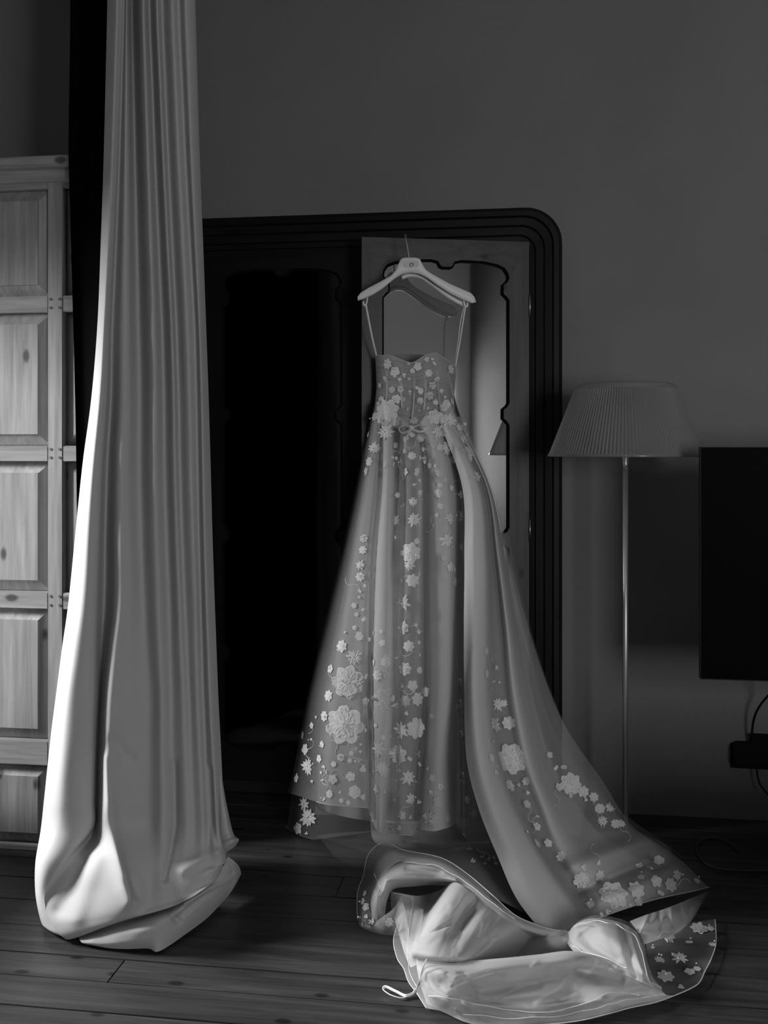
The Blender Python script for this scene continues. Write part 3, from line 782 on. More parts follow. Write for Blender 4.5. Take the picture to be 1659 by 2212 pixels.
# second, longer net showing at the lower left, its far edge dark against the wardrobe
dl = [[(790, 1000, 3.56, .1), (800, 1000, 3.50, .1), (815, 1000, 3.48, .1), (830, 1000, 3.47, .1)], [(690, 1400, 3.56, .12), (710, 1400, 3.50, .12), (750, 1400, 3.46, .12), (800, 1400, 3.44, .12)],
      [(637, 1650, 3.56, .14), (665, 1650, 3.48, .14), (730, 1650, 3.42, .14), (800, 1650, 3.40, .14)], [(628, 1740, 3.56, .15), (655, 1740, 3.47, .15), (730, 1745, 3.40, .15), (800, 1750, 3.38, .15)], [(613, 1812, 3.55, .16), (650, 1817, 3.46, .16), (725, 1808, 3.39, .16), (805, 1797, 3.37, .16)]]
sheet('underskirt', dl, 60, 50, M['tulle_dim'], gown, wob=.01, seed=2)
dl2 = [[(660, 1810, 3.50, .10), (720, 1800, 3.42, .1), (800, 1795, 3.38, .1), (900, 1790, 3.36, .1)], [(690, 1850, 3.44, .08), (740, 1850, 3.36, .08), (810, 1848, 3.30, .08), (900, 1835, 3.28, .08)], [(720, 1870, 3.30, .06), (760, 1880, 3.22, .06), (830, 1885, 3.15, .06), (920, 1880, 3.12, .06)]]
sheet('underskirt', dl2, 30, 40, M['tulle_dim'], gown, wob=.01, seed=6)
# plain inner petticoat seen under the hem
pt = [[(800, 1770, 3.36, .4), (880, 1775, 3.33, .4), (960, 1770, 3.31, .45), (1040, 1770, 3.30, .5), (1090, 1770, 3.30, .5)], [(805, 1812, 3.34, .3), (880, 1822, 3.28, .3), (955, 1815, 3.25, .4), (1040, 1815, 3.22, .5), (1100, 1815, 3.2, .5)], [(830, 1832, 3.20, .3), (900, 1842, 3.14, .35), (975, 1850, 3.08, .4), (1050, 1860, 3.04, .45), (1110, 1870, 3.02, .45)], [(860, 1850, 3.08, .3), (920, 1870, 3.0, .35), (990, 1900, 2.92, .4), (1070, 1940, 2.86, .45), (1130, 1970, 2.83, .45)]]
sheet('petticoat', pt, 50, 70, M['tulle_dim'], gown, [([(850, 1832), (930, 1838), (1060, 1822)], 3, .01), ([(880, 1815), (960, 1830)], 8, -.02)], wob=.012, seed=8)

# --- right side of the skirt sweeping into the train
TV = [[945, 998, 1003, 1002, 1003, 1008, 1035, 1075, 1115, 1172], [955, 1015, 1022, 1022, 1022, 1036, 1068, 1115, 1165, 1212], [963, 1030, 1045, 1048, 1048, 1064, 1104, 1158, 1218, 1246], [968, 1040, 1058, 1064, 1068, 1088, 1128, 1178, 1236, 1275], [973, 1047, 1068, 1082, 1092, 1116, 1155, 1197, 1252, 1302],
      [978, 1052, 1076, 1095, 1112, 1140, 1177, 1216, 1272, 1345], [983, 1056, 1084, 1108, 1132, 1165, 1203, 1252, 1325, 1402], [988, 1058, 1090, 1118, 1150, 1186, 1235, 1292, 1374, 1452], [992, 1060, 1095, 1129, 1168, 1208, 1272, 1342, 1430, 1500], [997, 1062, 1100, 1140, 1186, 1228, 1302, 1367, 1462, 1532]]
TVv = [[900, 1050, 1200, 1350, 1500, 1640, 1750, 1850, 1940, 2015], [900, 1050, 1200, 1350, 1500, 1640, 1750, 1850, 1945, 2013], [900, 1050, 1200, 1350, 1500, 1640, 1750, 1850, 1945, 2004], [900, 1050, 1200, 1350, 1500, 1640, 1748, 1848, 1935, 1994], [900, 1050, 1200, 1350, 1500, 1640, 1745, 1842, 1920, 1982],
       [900, 1050, 1200, 1350, 1500, 1640, 1740, 1832, 1902, 1966], [900, 1050, 1200, 1350, 1500, 1640, 1735, 1820, 1886, 1948], [900, 1050, 1200, 1350, 1497, 1632, 1720, 1798, 1862, 1936], [900, 1050, 1200, 1350, 1493, 1602, 1692, 1774, 1840, 1926], [900, 1050, 1200, 1350, 1490, 1580, 1688, 1785, 1850, 1918]]
tL = [3.47, 3.38, 3.30, 3.22, 3.13, 3.02, 2.92, 2.83, 2.76, 2.70]; tR = [3.54, 3.51, 3.48, 3.44, 3.39, 3.33, 3.26, 3.17, 3.09, 2.99]
td = [-.05, .03, .02, -.035, -.03, .03, .0, -.02, .0, -.02]; tdn = [.85, .97, .95, .34, .32, .92, .52, .38, .34, .26]
tamp = [.2, .5, .8, 1, 1, 1, .9, .6, .25, 0]
tr_rows = []
for r in range(10):
    tr_rows.append([(TV[c][r], TVv[c][r], tL[r] + (tR[r] - tL[r]) * (c / 9) ** 1.0 - td[c] * tamp[r], tdn[c]) for c in range(10)])
cr = [([(1400, 1815), (1300, 1850), (1240, 1872)], 22, .04), ([(1400, 1860), (1320, 1895), (1250, 1925)], 11, -.035), ([(1260, 1740), (1250, 1800)], 18, -.015), ([(1450, 1880), (1360, 1925), (1300, 1950)], 20, .03)]
train = sheet('train', tr_rows, 170, 170, M['tulle'], gown, cr, wob=.006, seed=9)
# its opaque under-layer, a little inside
und = [[(u, v - (8 if i > 7 else 0), t + .03, 1) for u, v, t, d in row[:8]] for i, row in enumerate(tr_rows)]
sheet('train_lining', [[(a, b, c) for a, b, c, d in r] for r in und], 90, 90, M['lining'], gown, cr)
tube('hem_edge', [P(u, v, t) + Vector((0, 0, .003)) for u, v, t, d in tr_rows[-1]], .001, M['lace_soft'], gown, 5)
# outermost loose net at the right of the skirt
ol = [[(1085, 1150, 3.50, .1), (1095, 1150, 3.52, .1), (1098, 1150, 3.56, .1)], [(1120, 1350, 3.48, .12), (1140, 1355, 3.5, .12), (1150, 1370, 3.55, .12)], [(1165, 1480, 3.46, .14), (1190, 1500, 3.48, .14), (1205, 1530, 3.54, .12)], [(1210, 1590, 3.40, .13), (1245, 1620, 3.44, .12), (1268, 1660, 3.50, .1)], [(1290, 1690, 3.32, .12), (1320, 1730, 3.36, .1), (1345, 1765, 3.42, .1)], [(1365, 1785, 3.21, .12), (1410, 1805, 3.22, .1), (1450, 1830, 3.24, .1)], [(1470, 1850, 3.08, .1), (1510, 1880, 3.06, .1), (1540, 1920, 3.0, .1)]]
sheet('outer_net', ol, 90, 24, M['tulle_dim'], gown, wob=.02, seed=12)

def wrinkles(box_, n, length, w, amp, ang, seed):
    r_ = random.Random(seed); out = []
    for k in range(n):
        x, y = r_.uniform(box_[0], box_[2]), r_.uniform(box_[1], box_[3]); a = ang + r_.uniform(-.5, .5); l = length * r_.uniform(.5, 1.3)
        b2 = a + r_.uniform(-.5, .5)
        out.append(([(x, y), (x + l * .5 * math.cos(a), y + l * .5 * math.sin(a)), (x + l * .5 * (math.cos(a) + math.cos(b2)), y + l * .5 * (math.sin(a) + math.sin(b2)))], w * r_.uniform(.7, 1.5), amp * r_.choice([-1, 1]) * r_.uniform(.5, 1.2)))
    return out
# --- the turned-over end of the train, heaped on the boards
def Hd(u, v, h, d=None):
    t = (CAM.z - h) * F / (v - V0)
    return (u, v, t) if d is None else (u, v, t, d)
# arch of doubled lining
arch = [[Hd(792, 1965, .02), Hd(796, 1935, .06), Hd(812, 1898, .12), Hd(842, 1868, .16), Hd(890, 1853, .18), Hd(940, 1858, .18), Hd(990, 1880, .17), Hd(1035, 1915, .15), Hd(1080, 1957, .12), Hd(1130, 1985, .09), Hd(1200, 2008, .05)],
        [Hd(803, 1985, .04), Hd(806, 1945, .10), Hd(822, 1908, .15), Hd(850, 1882, .18), Hd(893, 1870, .195), Hd(940, 1873, .195), Hd(988, 1892, .18), Hd(1030, 1925, .16), Hd(1072, 1962, .125), Hd(1120, 1992, .09), Hd(1190, 2015, .05)],
        [Hd(812, 2000, .03), Hd(818, 1960, .09), Hd(829, 1925, .14), Hd(848, 1903, .165), Hd(895, 1892, .175), Hd(940, 1892, .175), Hd(982, 1903, .17), Hd(1018, 1932, .15), Hd(1058, 1968, .12), Hd(1105, 2000, .085), Hd(1180, 2022, .045)],
        [Hd(830, 2010, .02), Hd(832, 1972, .06), Hd(838, 1940, .09), Hd(852, 1920, .11), Hd(895, 1915, .11), Hd(940, 1912, .11), Hd(978, 1918, .11), Hd(1008, 1940, .10), Hd(1045, 1975, .08), Hd(1095, 2005, .06), Hd(1170, 2028, .03)]]
sheet('train_end', arch, 60, 120, M['satin'], gown, [([(830, 1925), (835, 1900), (900, 1898), (985, 1902)], 5, .02), ([(800, 1900), (820, 1930), (828, 1960)], 6, -.015), ([(880, 1875), (950, 1885)], 6, -.012)], wob=.004, seed=21)
# folds running down and left from the arch
fold = [[Hd(845, 1925, .10), Hd(868, 1930, .11), Hd(905, 1935, .10), Hd(945, 1925, .08), Hd(982, 1906, .17), Hd(1010, 1922, .17), Hd(1035, 1938, .145), Hd(1060, 1958, .13), Hd(1110, 1990, .10), Hd(1160, 2010, .04)],
        [Hd(845, 1960, .06), Hd(866, 1962, .08), Hd(900, 1965, .08), Hd(925, 1965, .08), Hd(952, 1958, .15), Hd(985, 1965, .15), Hd(1012, 1975, .12), Hd(1035, 1990, .13), Hd(1095, 2015, .09), Hd(1150, 2030, .02)],
        [Hd(858, 2005, .04), Hd(868, 2010, .05), Hd(890, 2012, .05), Hd(905, 2015, .06), Hd(922, 2010, .13), Hd(955, 2015, .14), Hd(985, 2020, .125), Hd(1015, 2030, .12), Hd(1065, 2045, .08), Hd(1130, 2052, .015)],
        [Hd(872, 2055, .02), Hd(878, 2058, .03), Hd(884, 2058, .04), Hd(888, 2060, .05), Hd(893, 2055, .10), Hd(925, 2062, .12), Hd(965, 2068, .12), Hd(1000, 2070, .11), Hd(1040, 2072, .07), Hd(1110, 2072, .01)],
        [Hd(886, 2090, .01), Hd(892, 2088, .02), Hd(898, 2085, .03), Hd(900, 2082, .04), Hd(903, 2080, .06), Hd(930, 2085, .07), Hd(965, 2086, .07), Hd(1000, 2085, .07), Hd(1030, 2080, .05), Hd(1090, 2082, .01)]]
sheet('train_end', fold, 90, 130, M['satin'], gown, [([(965, 1960), (930, 1995), (870, 2035)], 6, -.006), ([(1030, 1945), (985, 1990), (900, 2030)], 4, -.01)], wob=.003, seed=22)
sheet('net_wrap', [[(u, v, tt - .02, .16) for (u, v, tt) in r] for r in fold], 80, 110, M['tulle'], gown, wrinkles((850, 1930, 1100, 2080), 22, 80, 4, .008, 2.2, 13), wob=.014, seed=43)
# broad bottom panel
pan = [[Hd(898, 2068, .06), Hd(940, 2076, .08), Hd(1000, 2076, .09), Hd(1080, 2070, .10), Hd(1160, 2062, .10), Hd(1230, 2054, .10), Hd(1290, 2065, .09), Hd(1340, 2085, .07), Hd(1390, 2112, .04), Hd(1430, 2132, .02)],
       [Hd(900, 2088, .08), Hd(945, 2095, .11), Hd(1005, 2096, .11), Hd(1085, 2088, .11), Hd(1165, 2080, .105), Hd(1235, 2072, .10), Hd(1290, 2085, .07), Hd(1335, 2105, .05), Hd(1385, 2126, .03), Hd(1430, 2140, .02)],
       [Hd(905, 2115, .06), Hd(950, 2128, .08), Hd(1010, 2130, .085), Hd(1090, 2122, .08), Hd(1170, 2112, .075), Hd(1238, 2105, .07), Hd(1290, 2115, .05), Hd(1335, 2128, .04), Hd(1390, 2142, .03), Hd(1438, 2148, .02)],
       [Hd(912, 2140, .03), Hd(955, 2160, .06), Hd(1015, 2168, .05), Hd(1095, 2162, .05), Hd(1175, 2152, .05), Hd(1240, 2146, .05), Hd(1295, 2148, .05), Hd(1345, 2150, .04), Hd(1400, 2152, .03), Hd(1445, 2150, .02)],
       [Hd(922, 2168, .008), Hd(965, 2190, .008), Hd(1020, 2212, .008), Hd(1100, 2216, .008), Hd(1180, 2212, .008), Hd(1250, 2204, .008), Hd(1310, 2190, .008), Hd(1360, 2176, .008), Hd(1415, 2164, .008), Hd(1455, 2150, .008)]]
sheet('train_end', pan, 80, 150, M['satin'], gown, [([(985, 2112), (966, 2145), (985, 2175)], 11, .014), ([(925, 2105), (940, 2150)], 9, .010), ([(1020, 2140), (1160, 2125)], 12, -.015), ([(1250, 2095), (1340, 2118)], 10, -.025), ([(1000, 2170), (1150, 2180), (1300, 2160)], 8, .014)] + wrinkles((910, 2095, 1030, 2190), 22, 55, 3.5, .0055, .7, 8) + wrinkles((1000, 2150, 1400, 2205), 10, 120, 6, .004, -.1, 9), wob=.005, seed=23)
sheet('net_wrap', [[(u, v, tt - .022, dn) for (u, v, tt), dn in zip(r, (.3, .3, .25, .2, .18, .18, .2, .25, .3, .3))] for r in pan], 80, 160, M['tulle'], gown, wrinkles((910, 2075, 1440, 2210), 22, 130, 5, .006, -.05, 12), wob=.012, seed=42)
# bunched knot at the right
bun = [[Hd(1226, 2016, .05), Hd(1244, 1996, .08), Hd(1275, 1984, .09), Hd(1312, 1986, .09), Hd(1348, 1996, .08), Hd(1376, 2014, .06)],
       [Hd(1225, 2034, .05), Hd(1248, 2018, .08), Hd(1290, 2004, .11), Hd(1328, 2008, .11), Hd(1362, 2022, .09), Hd(1386, 2046, .06)],
       [Hd(1236, 2052, .05), Hd(1266, 2046, .075), Hd(1302, 2036, .10), Hd(1340, 2042, .10), Hd(1374, 2062, .085), Hd(1394, 2084, .05)],
       [Hd(1256, 2066, .045), Hd(1288, 2070, .065), Hd(1322, 2070, .08), Hd(1356, 2080, .08), Hd(1384, 2098, .07), Hd(1404, 2116, .045)],
       [Hd(1280, 2078, .03), Hd(1312, 2092, .045), Hd(1344, 2104, .05), Hd(1372, 2116, .05), Hd(1398, 2128, .04), Hd(1424, 2142, .015)]]
sheet('train_end', bun, 80, 90, M['satin'], gown, [([(1364, 2000), (1378, 2050), (1392, 2100)], 9, .018), ([(1346, 2010), (1358, 2060), (1374, 2110)], 8, -.010), ([(1285, 1990), (1250, 2008), (1238, 2030), (1262, 2052), (1330, 2090)], 9, .014), ([(1284, 2004), (1264, 2022), (1280, 2044), (1330, 2075)], 10, -.010), ([(1300, 2015), (1345, 2045)], 14, .012)], wob=.004, seed=24)
bn2 = [[(u + 6, v - 6, tt - .03, .14) for u, v, tt in r] for r in bun]
sheet('net_wrap', bn2, 80, 90, M['tulle'], gown, wrinkles((1230, 1985, 1410, 2130), 10, 70, 6, .006, 1.1, 5), wob=.008, seed=41)
# inner valley floor between the folds
val = [[Hd(1090, 1985, .03), Hd(1150, 1998, .04), Hd(1210, 2008, .05), Hd(1270, 2015, .05)], [Hd(1060, 2030, .015), Hd(1120, 2030, .02), Hd(1190, 2032, .05), Hd(1260, 2036, .05)], [Hd(1020, 2078, .01), Hd(1090, 2076, .012), Hd(1170, 2070, .015), Hd(1250, 2064, .02)]]
sheet('train_end', val, 24, 30, M['satin'], gown, [([(1140, 2000), (1240, 2030)], 8, .01)])
# frills of net at the right between train and knot
fr = [[Hd(1360, 1990, .06, .6), Hd(1390, 1978, .07, .5), Hd(1430, 1965, .08, .4), Hd(1470, 1950, .08, .3), Hd(1505, 1935, .05, .2), Hd(1532, 1925, .03, .15)], [Hd(1372, 2005, .08, .6), Hd(1400, 1995, .09, .55), Hd(1435, 1985, .08, .45), Hd(1472, 1972, .07, .35), Hd(1500, 1960, .05, .25), Hd(1518, 1950, .02, .15)], [Hd(1385, 2022, .05, .6), Hd(1410, 2016, .05, .55), Hd(1440, 2008, .05, .5), Hd(1466, 2000, .05, .4), Hd(1485, 1990, .04, .3), Hd(1500, 1980, .02, .2)], [Hd(1392, 2040, .02, .5), Hd(1415, 2032, .02, .5), Hd(1440, 2024, .02, .45), Hd(1465, 2014, .02, .4), Hd(1480, 2002, .015, .3), Hd(1492, 1992, .01, .2)]]
sheet('frill', fr, 50, 70, M['tulle'], gown, [([(1400, 1975), (1385, 2015)], 4, .018), ([(1425, 1970), (1420, 2010)], 5, -.015), ([(1450, 1965), (1455, 2000)], 5, .015), ([(1475, 1950), (1485, 1985)], 5, -.012)], wob=.012, seed=25)
# flat lace border lying on the boards at the far right
lb = [[Hd(1395, 2035, .012, .2), Hd(1440, 2018, .012, .2), Hd(1490, 1995, .012, .2), Hd(1545, 1985, .012, .2)], [Hd(1400, 2070, .012, .12), Hd(1445, 2060, .01, .12), Hd(1500, 2045, .01, .12), Hd(1546, 2035, .01, .2)], [Hd(1405, 2105, .012, .15), Hd(1450, 2100, .01, .12), Hd(1495, 2085, .01, .12), Hd(1536, 2070, .01, .2)], [Hd(1415, 2135, .012, .3), Hd(1450, 2130, .01, .2), Hd(1485, 2118, .01, .2), Hd(1522, 2098, .01, .25)], [Hd(1440, 2150, .01, .3), Hd(1465, 2146, .008, .3), Hd(1490, 2135, .008, .3), Hd(1510, 2122, .008, .3)]]
sheet('lace_border', lb, 40, 40, M['tulle_dim'], gown, wob=.002, seed=26)
tube('hem_edge', [onZ(u, v, .013) for u, v in [(1545, 1986), (1547, 2035), (1537, 2070), (1523, 2098), (1511, 2122), (1490, 2136), (1455, 2151), (1416, 2165), (1361, 2177), (1310, 2191), (1250, 2205), (1180, 2213), (1100, 2216)]], .0014, M['lace_soft'], gown, 5)
# net wrapping the left of the heap
lf = [[Hd(772, 1985, .02, .2), Hd(772, 1930, .06, .16), Hd(784, 1893, .09, .14), Hd(796, 1845, .16, .14), Hd(830, 1819, .20, .16), Hd(872, 1836, .20, .2), Hd(950, 1852, .20, .3), Hd(1002, 1882, .185, .35), Hd(1062, 1932, .16, .35), Hd(1112, 1976, .12, .35), Hd(1165, 2000, .09, .3), Hd(1212, 2012, .06, .3)],
      [Hd(785, 1992, .04, .25), Hd(786, 1940, .08, .2), Hd(798, 1903, .12, .18), Hd(815, 1862, .18, .18), Hd(845, 1840, .21, .2), Hd(882, 1850, .21, .22), Hd(948, 1862, .21, .25), Hd(998, 1892, .19, .3), Hd(1052, 1938, .165, .3), Hd(1100, 1980, .13, .3), Hd(1155, 2006, .095, .3), Hd(1200, 2018, .06, .3)],
      [Hd(800, 2005, .03, .3), Hd(802, 1955, .07, .25), Hd(815, 1918, .11, .2), Hd(832, 1885, .17, .18), Hd(860, 1862, .20, .2), Hd(890, 1864, .20, .2), Hd(945, 1874, .20, .2), Hd(992, 1902, .185, .22), Hd(1042, 1945, .16, .25), Hd(1090, 1985, .125, .25), Hd(1145, 2012, .09, .25), Hd(1190, 2024, .05, .25)]]
sheet('net_wrap', lf, 40, 140, M['tulle'], gown, wob=.006, seed=27)
tube('hem_edge', [P(*q[:3]) for q in lf[0]], .0011, M['lace_soft'], gown, 5)
lf2 = [[Hd(772, 1985, .015, .3), Hd(800, 2000, .06, .3), Hd(820, 1985, .09, .3), Hd(850, 1962, .10, .3), Hd(868, 1935, .12, .3)], [Hd(776, 1998, .012, .35), Hd(805, 2008, .04, .35), Hd(828, 2005, .05, .3), Hd(852, 2000, .06, .3), Hd(880, 1990, .08, .3)], [Hd(785, 2006, .008, .4), Hd(812, 2016, .012, .4), Hd(835, 2020, .02, .35), Hd(858, 2022, .03, .3), Hd(885, 2030, .05, .3)]]
sheet('net_wrap', lf2, 36, 50, M['tulle'], gown, wob=.006, seed=28)
lf3 = [[Hd(868, 1940, .10, .3), Hd(862, 1985, .06, .25), Hd(850, 2030, .03, .25), Hd(858, 2070, .015, .25), Hd(872, 2092, .012, .3), Hd(882, 2120, .012, .35), Hd(900, 2145, .012, .4), Hd(921, 2178, .008, .4)], [Hd(890, 1950, .10, .25), Hd(886, 1992, .07, .2), Hd(876, 2035, .05, .15), Hd(878, 2075, .04, .2), Hd(886, 2100, .04, .3), Hd(902, 2128, .04, .35), Hd(930, 2150, .05, .4), Hd(955, 2185, .012, .4)], [Hd(915, 1965, .10, .25), Hd(910, 2000, .10, .2), Hd(898, 2045, .10, .2), Hd(905, 2080, .08, .25), Hd(912, 2105, .08, .3), Hd(930, 2135, .08, .35), Hd(965, 2158, .07, .35), Hd(1000, 2205, .012, .4)]]
sheet('net_wrap', lf3, 40, 90, M['tulle'], gown, [([(880, 2000), (882, 2080)], 4, .01)], wob=.008, seed=29)
tube('hem_edge', [P(*q[:3]) for q in lf3[0]], .0011, M['lace_soft'], gown, 5)
# shiny ribbon loop lying on the boards
tube('ribbon_loop', [P(*Hd(922, 2072, .13)), P(*Hd(914, 2090, .11)), P(*Hd(908, 2115, .07)), P(*Hd(900, 2135, .02)), P(*Hd(888, 2148, .006)), P(*Hd(868, 2156, .005)), P(*Hd(845, 2150, .006)), P(*Hd(828, 2138, .008)), P(*Hd(834, 2132, .012)), P(*Hd(856, 2142, .010)), P(*Hd(876, 2151, .008)), P(*Hd(892, 2146, .010)), P(*Hd(899, 2137, .02))], .0042, M['ribbon'], gown, 8, .3)

# ================================================================= LACE FLOWERS SEWN ON THE GOWN
def surface_tree(names):
    vs, ps = [], []
    for o in gown.children_recursive:
        if o.name.split('.')[0] in names:
            k = len(vs); me = o.data
            vs += [v.co.copy() for v in me.vertices]; ps += [[k + i for i in p.vertices] for p in me.polygons]
    return BVHTree.FromPolygons(vs, ps)
TREE = surface_tree({'overskirt', 'tulle', 'train', 'underskirt', 'petticoat', 'frill', 'lace_border', 'net_wrap', 'train_end'})
def shoot(u, v):
    h = TREE.ray_cast(CAM, ray(u, v).normalized())
    if h[0] is None: return None
    n = h[1]
    if n.dot(h[0] - CAM) > 0: n = -n
    return h[0], n
def petal_profile(kind, rnd):
    """flat pattern (x, y, height) of one motif, radius 1; faces carry 0 (net of the petal) or 1 (corded outline)"""
    V, Fc, Mi = [], [], []
    def radial(c, R, lobes, depth, na, h0, ph=0.0, rim=.16, rh=.10, cup=0.0, jag=0.0):
        k = len(V); V.append((c[0], c[1], h0 + cup))
        js = [1 + jag * rnd.uniform(-1, 1) for _ in range(na)]
        radii = (.5, 1 - rim / max(R, .25) * .55, 1.0)
        for i, f in enumerate(radii):
            for j in range(na):
                a = 2 * math.pi * j / na
                rr = R * f * js[j] * (1 - depth * f * (.5 - .5 * math.cos(lobes * (a + ph))) ** 1.5)
                V.append((c[0] + rr * math.cos(a), c[1] + rr * math.sin(a), h0 + (rh if i == 1 else (rh * .6 if i == 2 else cup * .4))))
        for j in range(na): Fc.append((k, k + 1 + j, k + 1 + (j + 1) % na)); Mi.append(0)
        for i in range(2):
            for j in range(na):
                a, b = k + 1 + i * na + j, k + 1 + i * na + (j + 1) % na
                Fc.append((a, a + na, b + na, b)); Mi.append(i)
    def stroke(pts, w, h):
        k = len(V); n = len(pts)
        for q, (x, y) in enumerate(pts):
            x0, y0 = pts[max(q - 1, 0)]; x1, y1 = pts[min(q + 1, n - 1)]
            l = math.hypot(x1 - x0, y1 - y0) + 1e-6; nx, ny = -(y1 - y0) / l * w, (x1 - x0) / l * w
            V.append((x + nx, y + ny, h)); V.append((x, y, h + .05)); V.append((x - nx, y - ny, h))
        for q in range(n - 1):
            a = k + q * 3
            Fc.append((a, a + 1, a + 4, a + 3)); Fc.append((a + 1, a + 2, a + 5, a + 4)); Mi.extend((1, 1))
    if kind == 'B':
        n = rnd.choice([5, 5, 6])
        for j in range(n):
            a = 2 * math.pi * j / n + rnd.uniform(-.15, .15)
            radial((.58 * math.cos(a), .58 * math.sin(a)), rnd.uniform(.40, .47), 1, 0, 9, .12, rim=.12)
        radial((0, 0), .22, 1, 0, 7, .30, rim=.1)
    elif kind == 'R':
        for R, l, h0 in ((1.0, 7, .05), (.70, 5, .22), (.42, 4, .36)):
            c = (rnd.uniform(-.1, .1), rnd.uniform(-.1, .1)) if R < 1 else (0, 0)
            radial(c, R, l, .26, 28 if R > .5 else 18, h0, rnd.uniform(0, 2), jag=.03, rim=.13)
        stroke([(.22 * (1 - q / 9) * math.cos(q * .9), .22 * (1 - q / 9) * math.sin(q * .9)) for q in range(9)], .05, .48)
    elif kind == 'P':
        radial((0, 0), 1.0, 7, .20, 56, .03, rnd.uniform(0, 2), rim=.08, rh=.06, jag=.05)
        for k in range(7):
            a = k * .9 + rnd.uniform(-.3, .3); d = .40 + rnd.uniform(-.06, .1)
            radial((d * math.cos(a), d * math.sin(a)), rnd.uniform(.30, .42), 4, .28, 26, .07 + .012 * k, rnd.uniform(0, 2), rim=.075, rh=.06, jag=.05)
        for k in range(15):
            a = k * .42 + rnd.uniform(-.1, .1); L = rnd.uniform(.45, .9); b = rnd.uniform(-.5, .5)
            stroke([(.12 * math.cos(a) + L * q / 6 * math.cos(a + b * q / 6 + .12 * math.sin(q * 2.1)), .12 * math.sin(a) + L * q / 6 * math.sin(a + b * q / 6 + .12 * math.sin(q * 2.1))) for q in range(7)], .026, .17)
        radial((0, 0), .13, 4, .2, 12, .22, rim=.08)
    elif kind == 'S':
        n = rnd.choice([8, 9, 10, 11])
        for ring, (L, hh) in enumerate(((1.0, .05), (.62, .18))):
            for j in range(n):
                a = 2 * math.pi * (j + .5 * ring) / n + rnd.uniform(-.12, .12); l = L * rnd.uniform(.78, 1.08); w = .16 * L + .03
                ca, sa = math.cos(a), math.sin(a); k = len(V)
                for (x, y, h) in ((.05, 0, .1), (.38 * l, w, .02), (.70 * l, w * .8, .02), (l, 0, .06), (.70 * l, -w * .8, .02), (.38 * l, -w, .02), (.5 * l, 0, .12)):
                    V.append((x * ca - y * sa, x * sa + y * ca, h + hh))
                for q in range(6): Fc.append((k + 6, k + q, k + (q + 1) % 6)); Mi.append(0)
                stroke([(x * ca, x * sa) for x in (.08, .45 * l, .85 * l)], .03, hh + .13)
    else:
        if rnd.random() < .4: radial((0, 0), .95, 2, .45, 12, .2, rnd.uniform(0, 3), rim=.2)
        else:
            for j in range(3):
                a = j * 2.1 + rnd.uniform(0, .5); radial((.42 * math.cos(a), .42 * math.sin(a)), .48, 1, 0, 7, .2, rim=.14)
    return V, Fc, Mi
NAME = {'P': 'peony_applique', 'R': 'rose_applique', 'S': 'lily_applique', 'B': 'blossom_applique', 'L': 'bud_applique'}
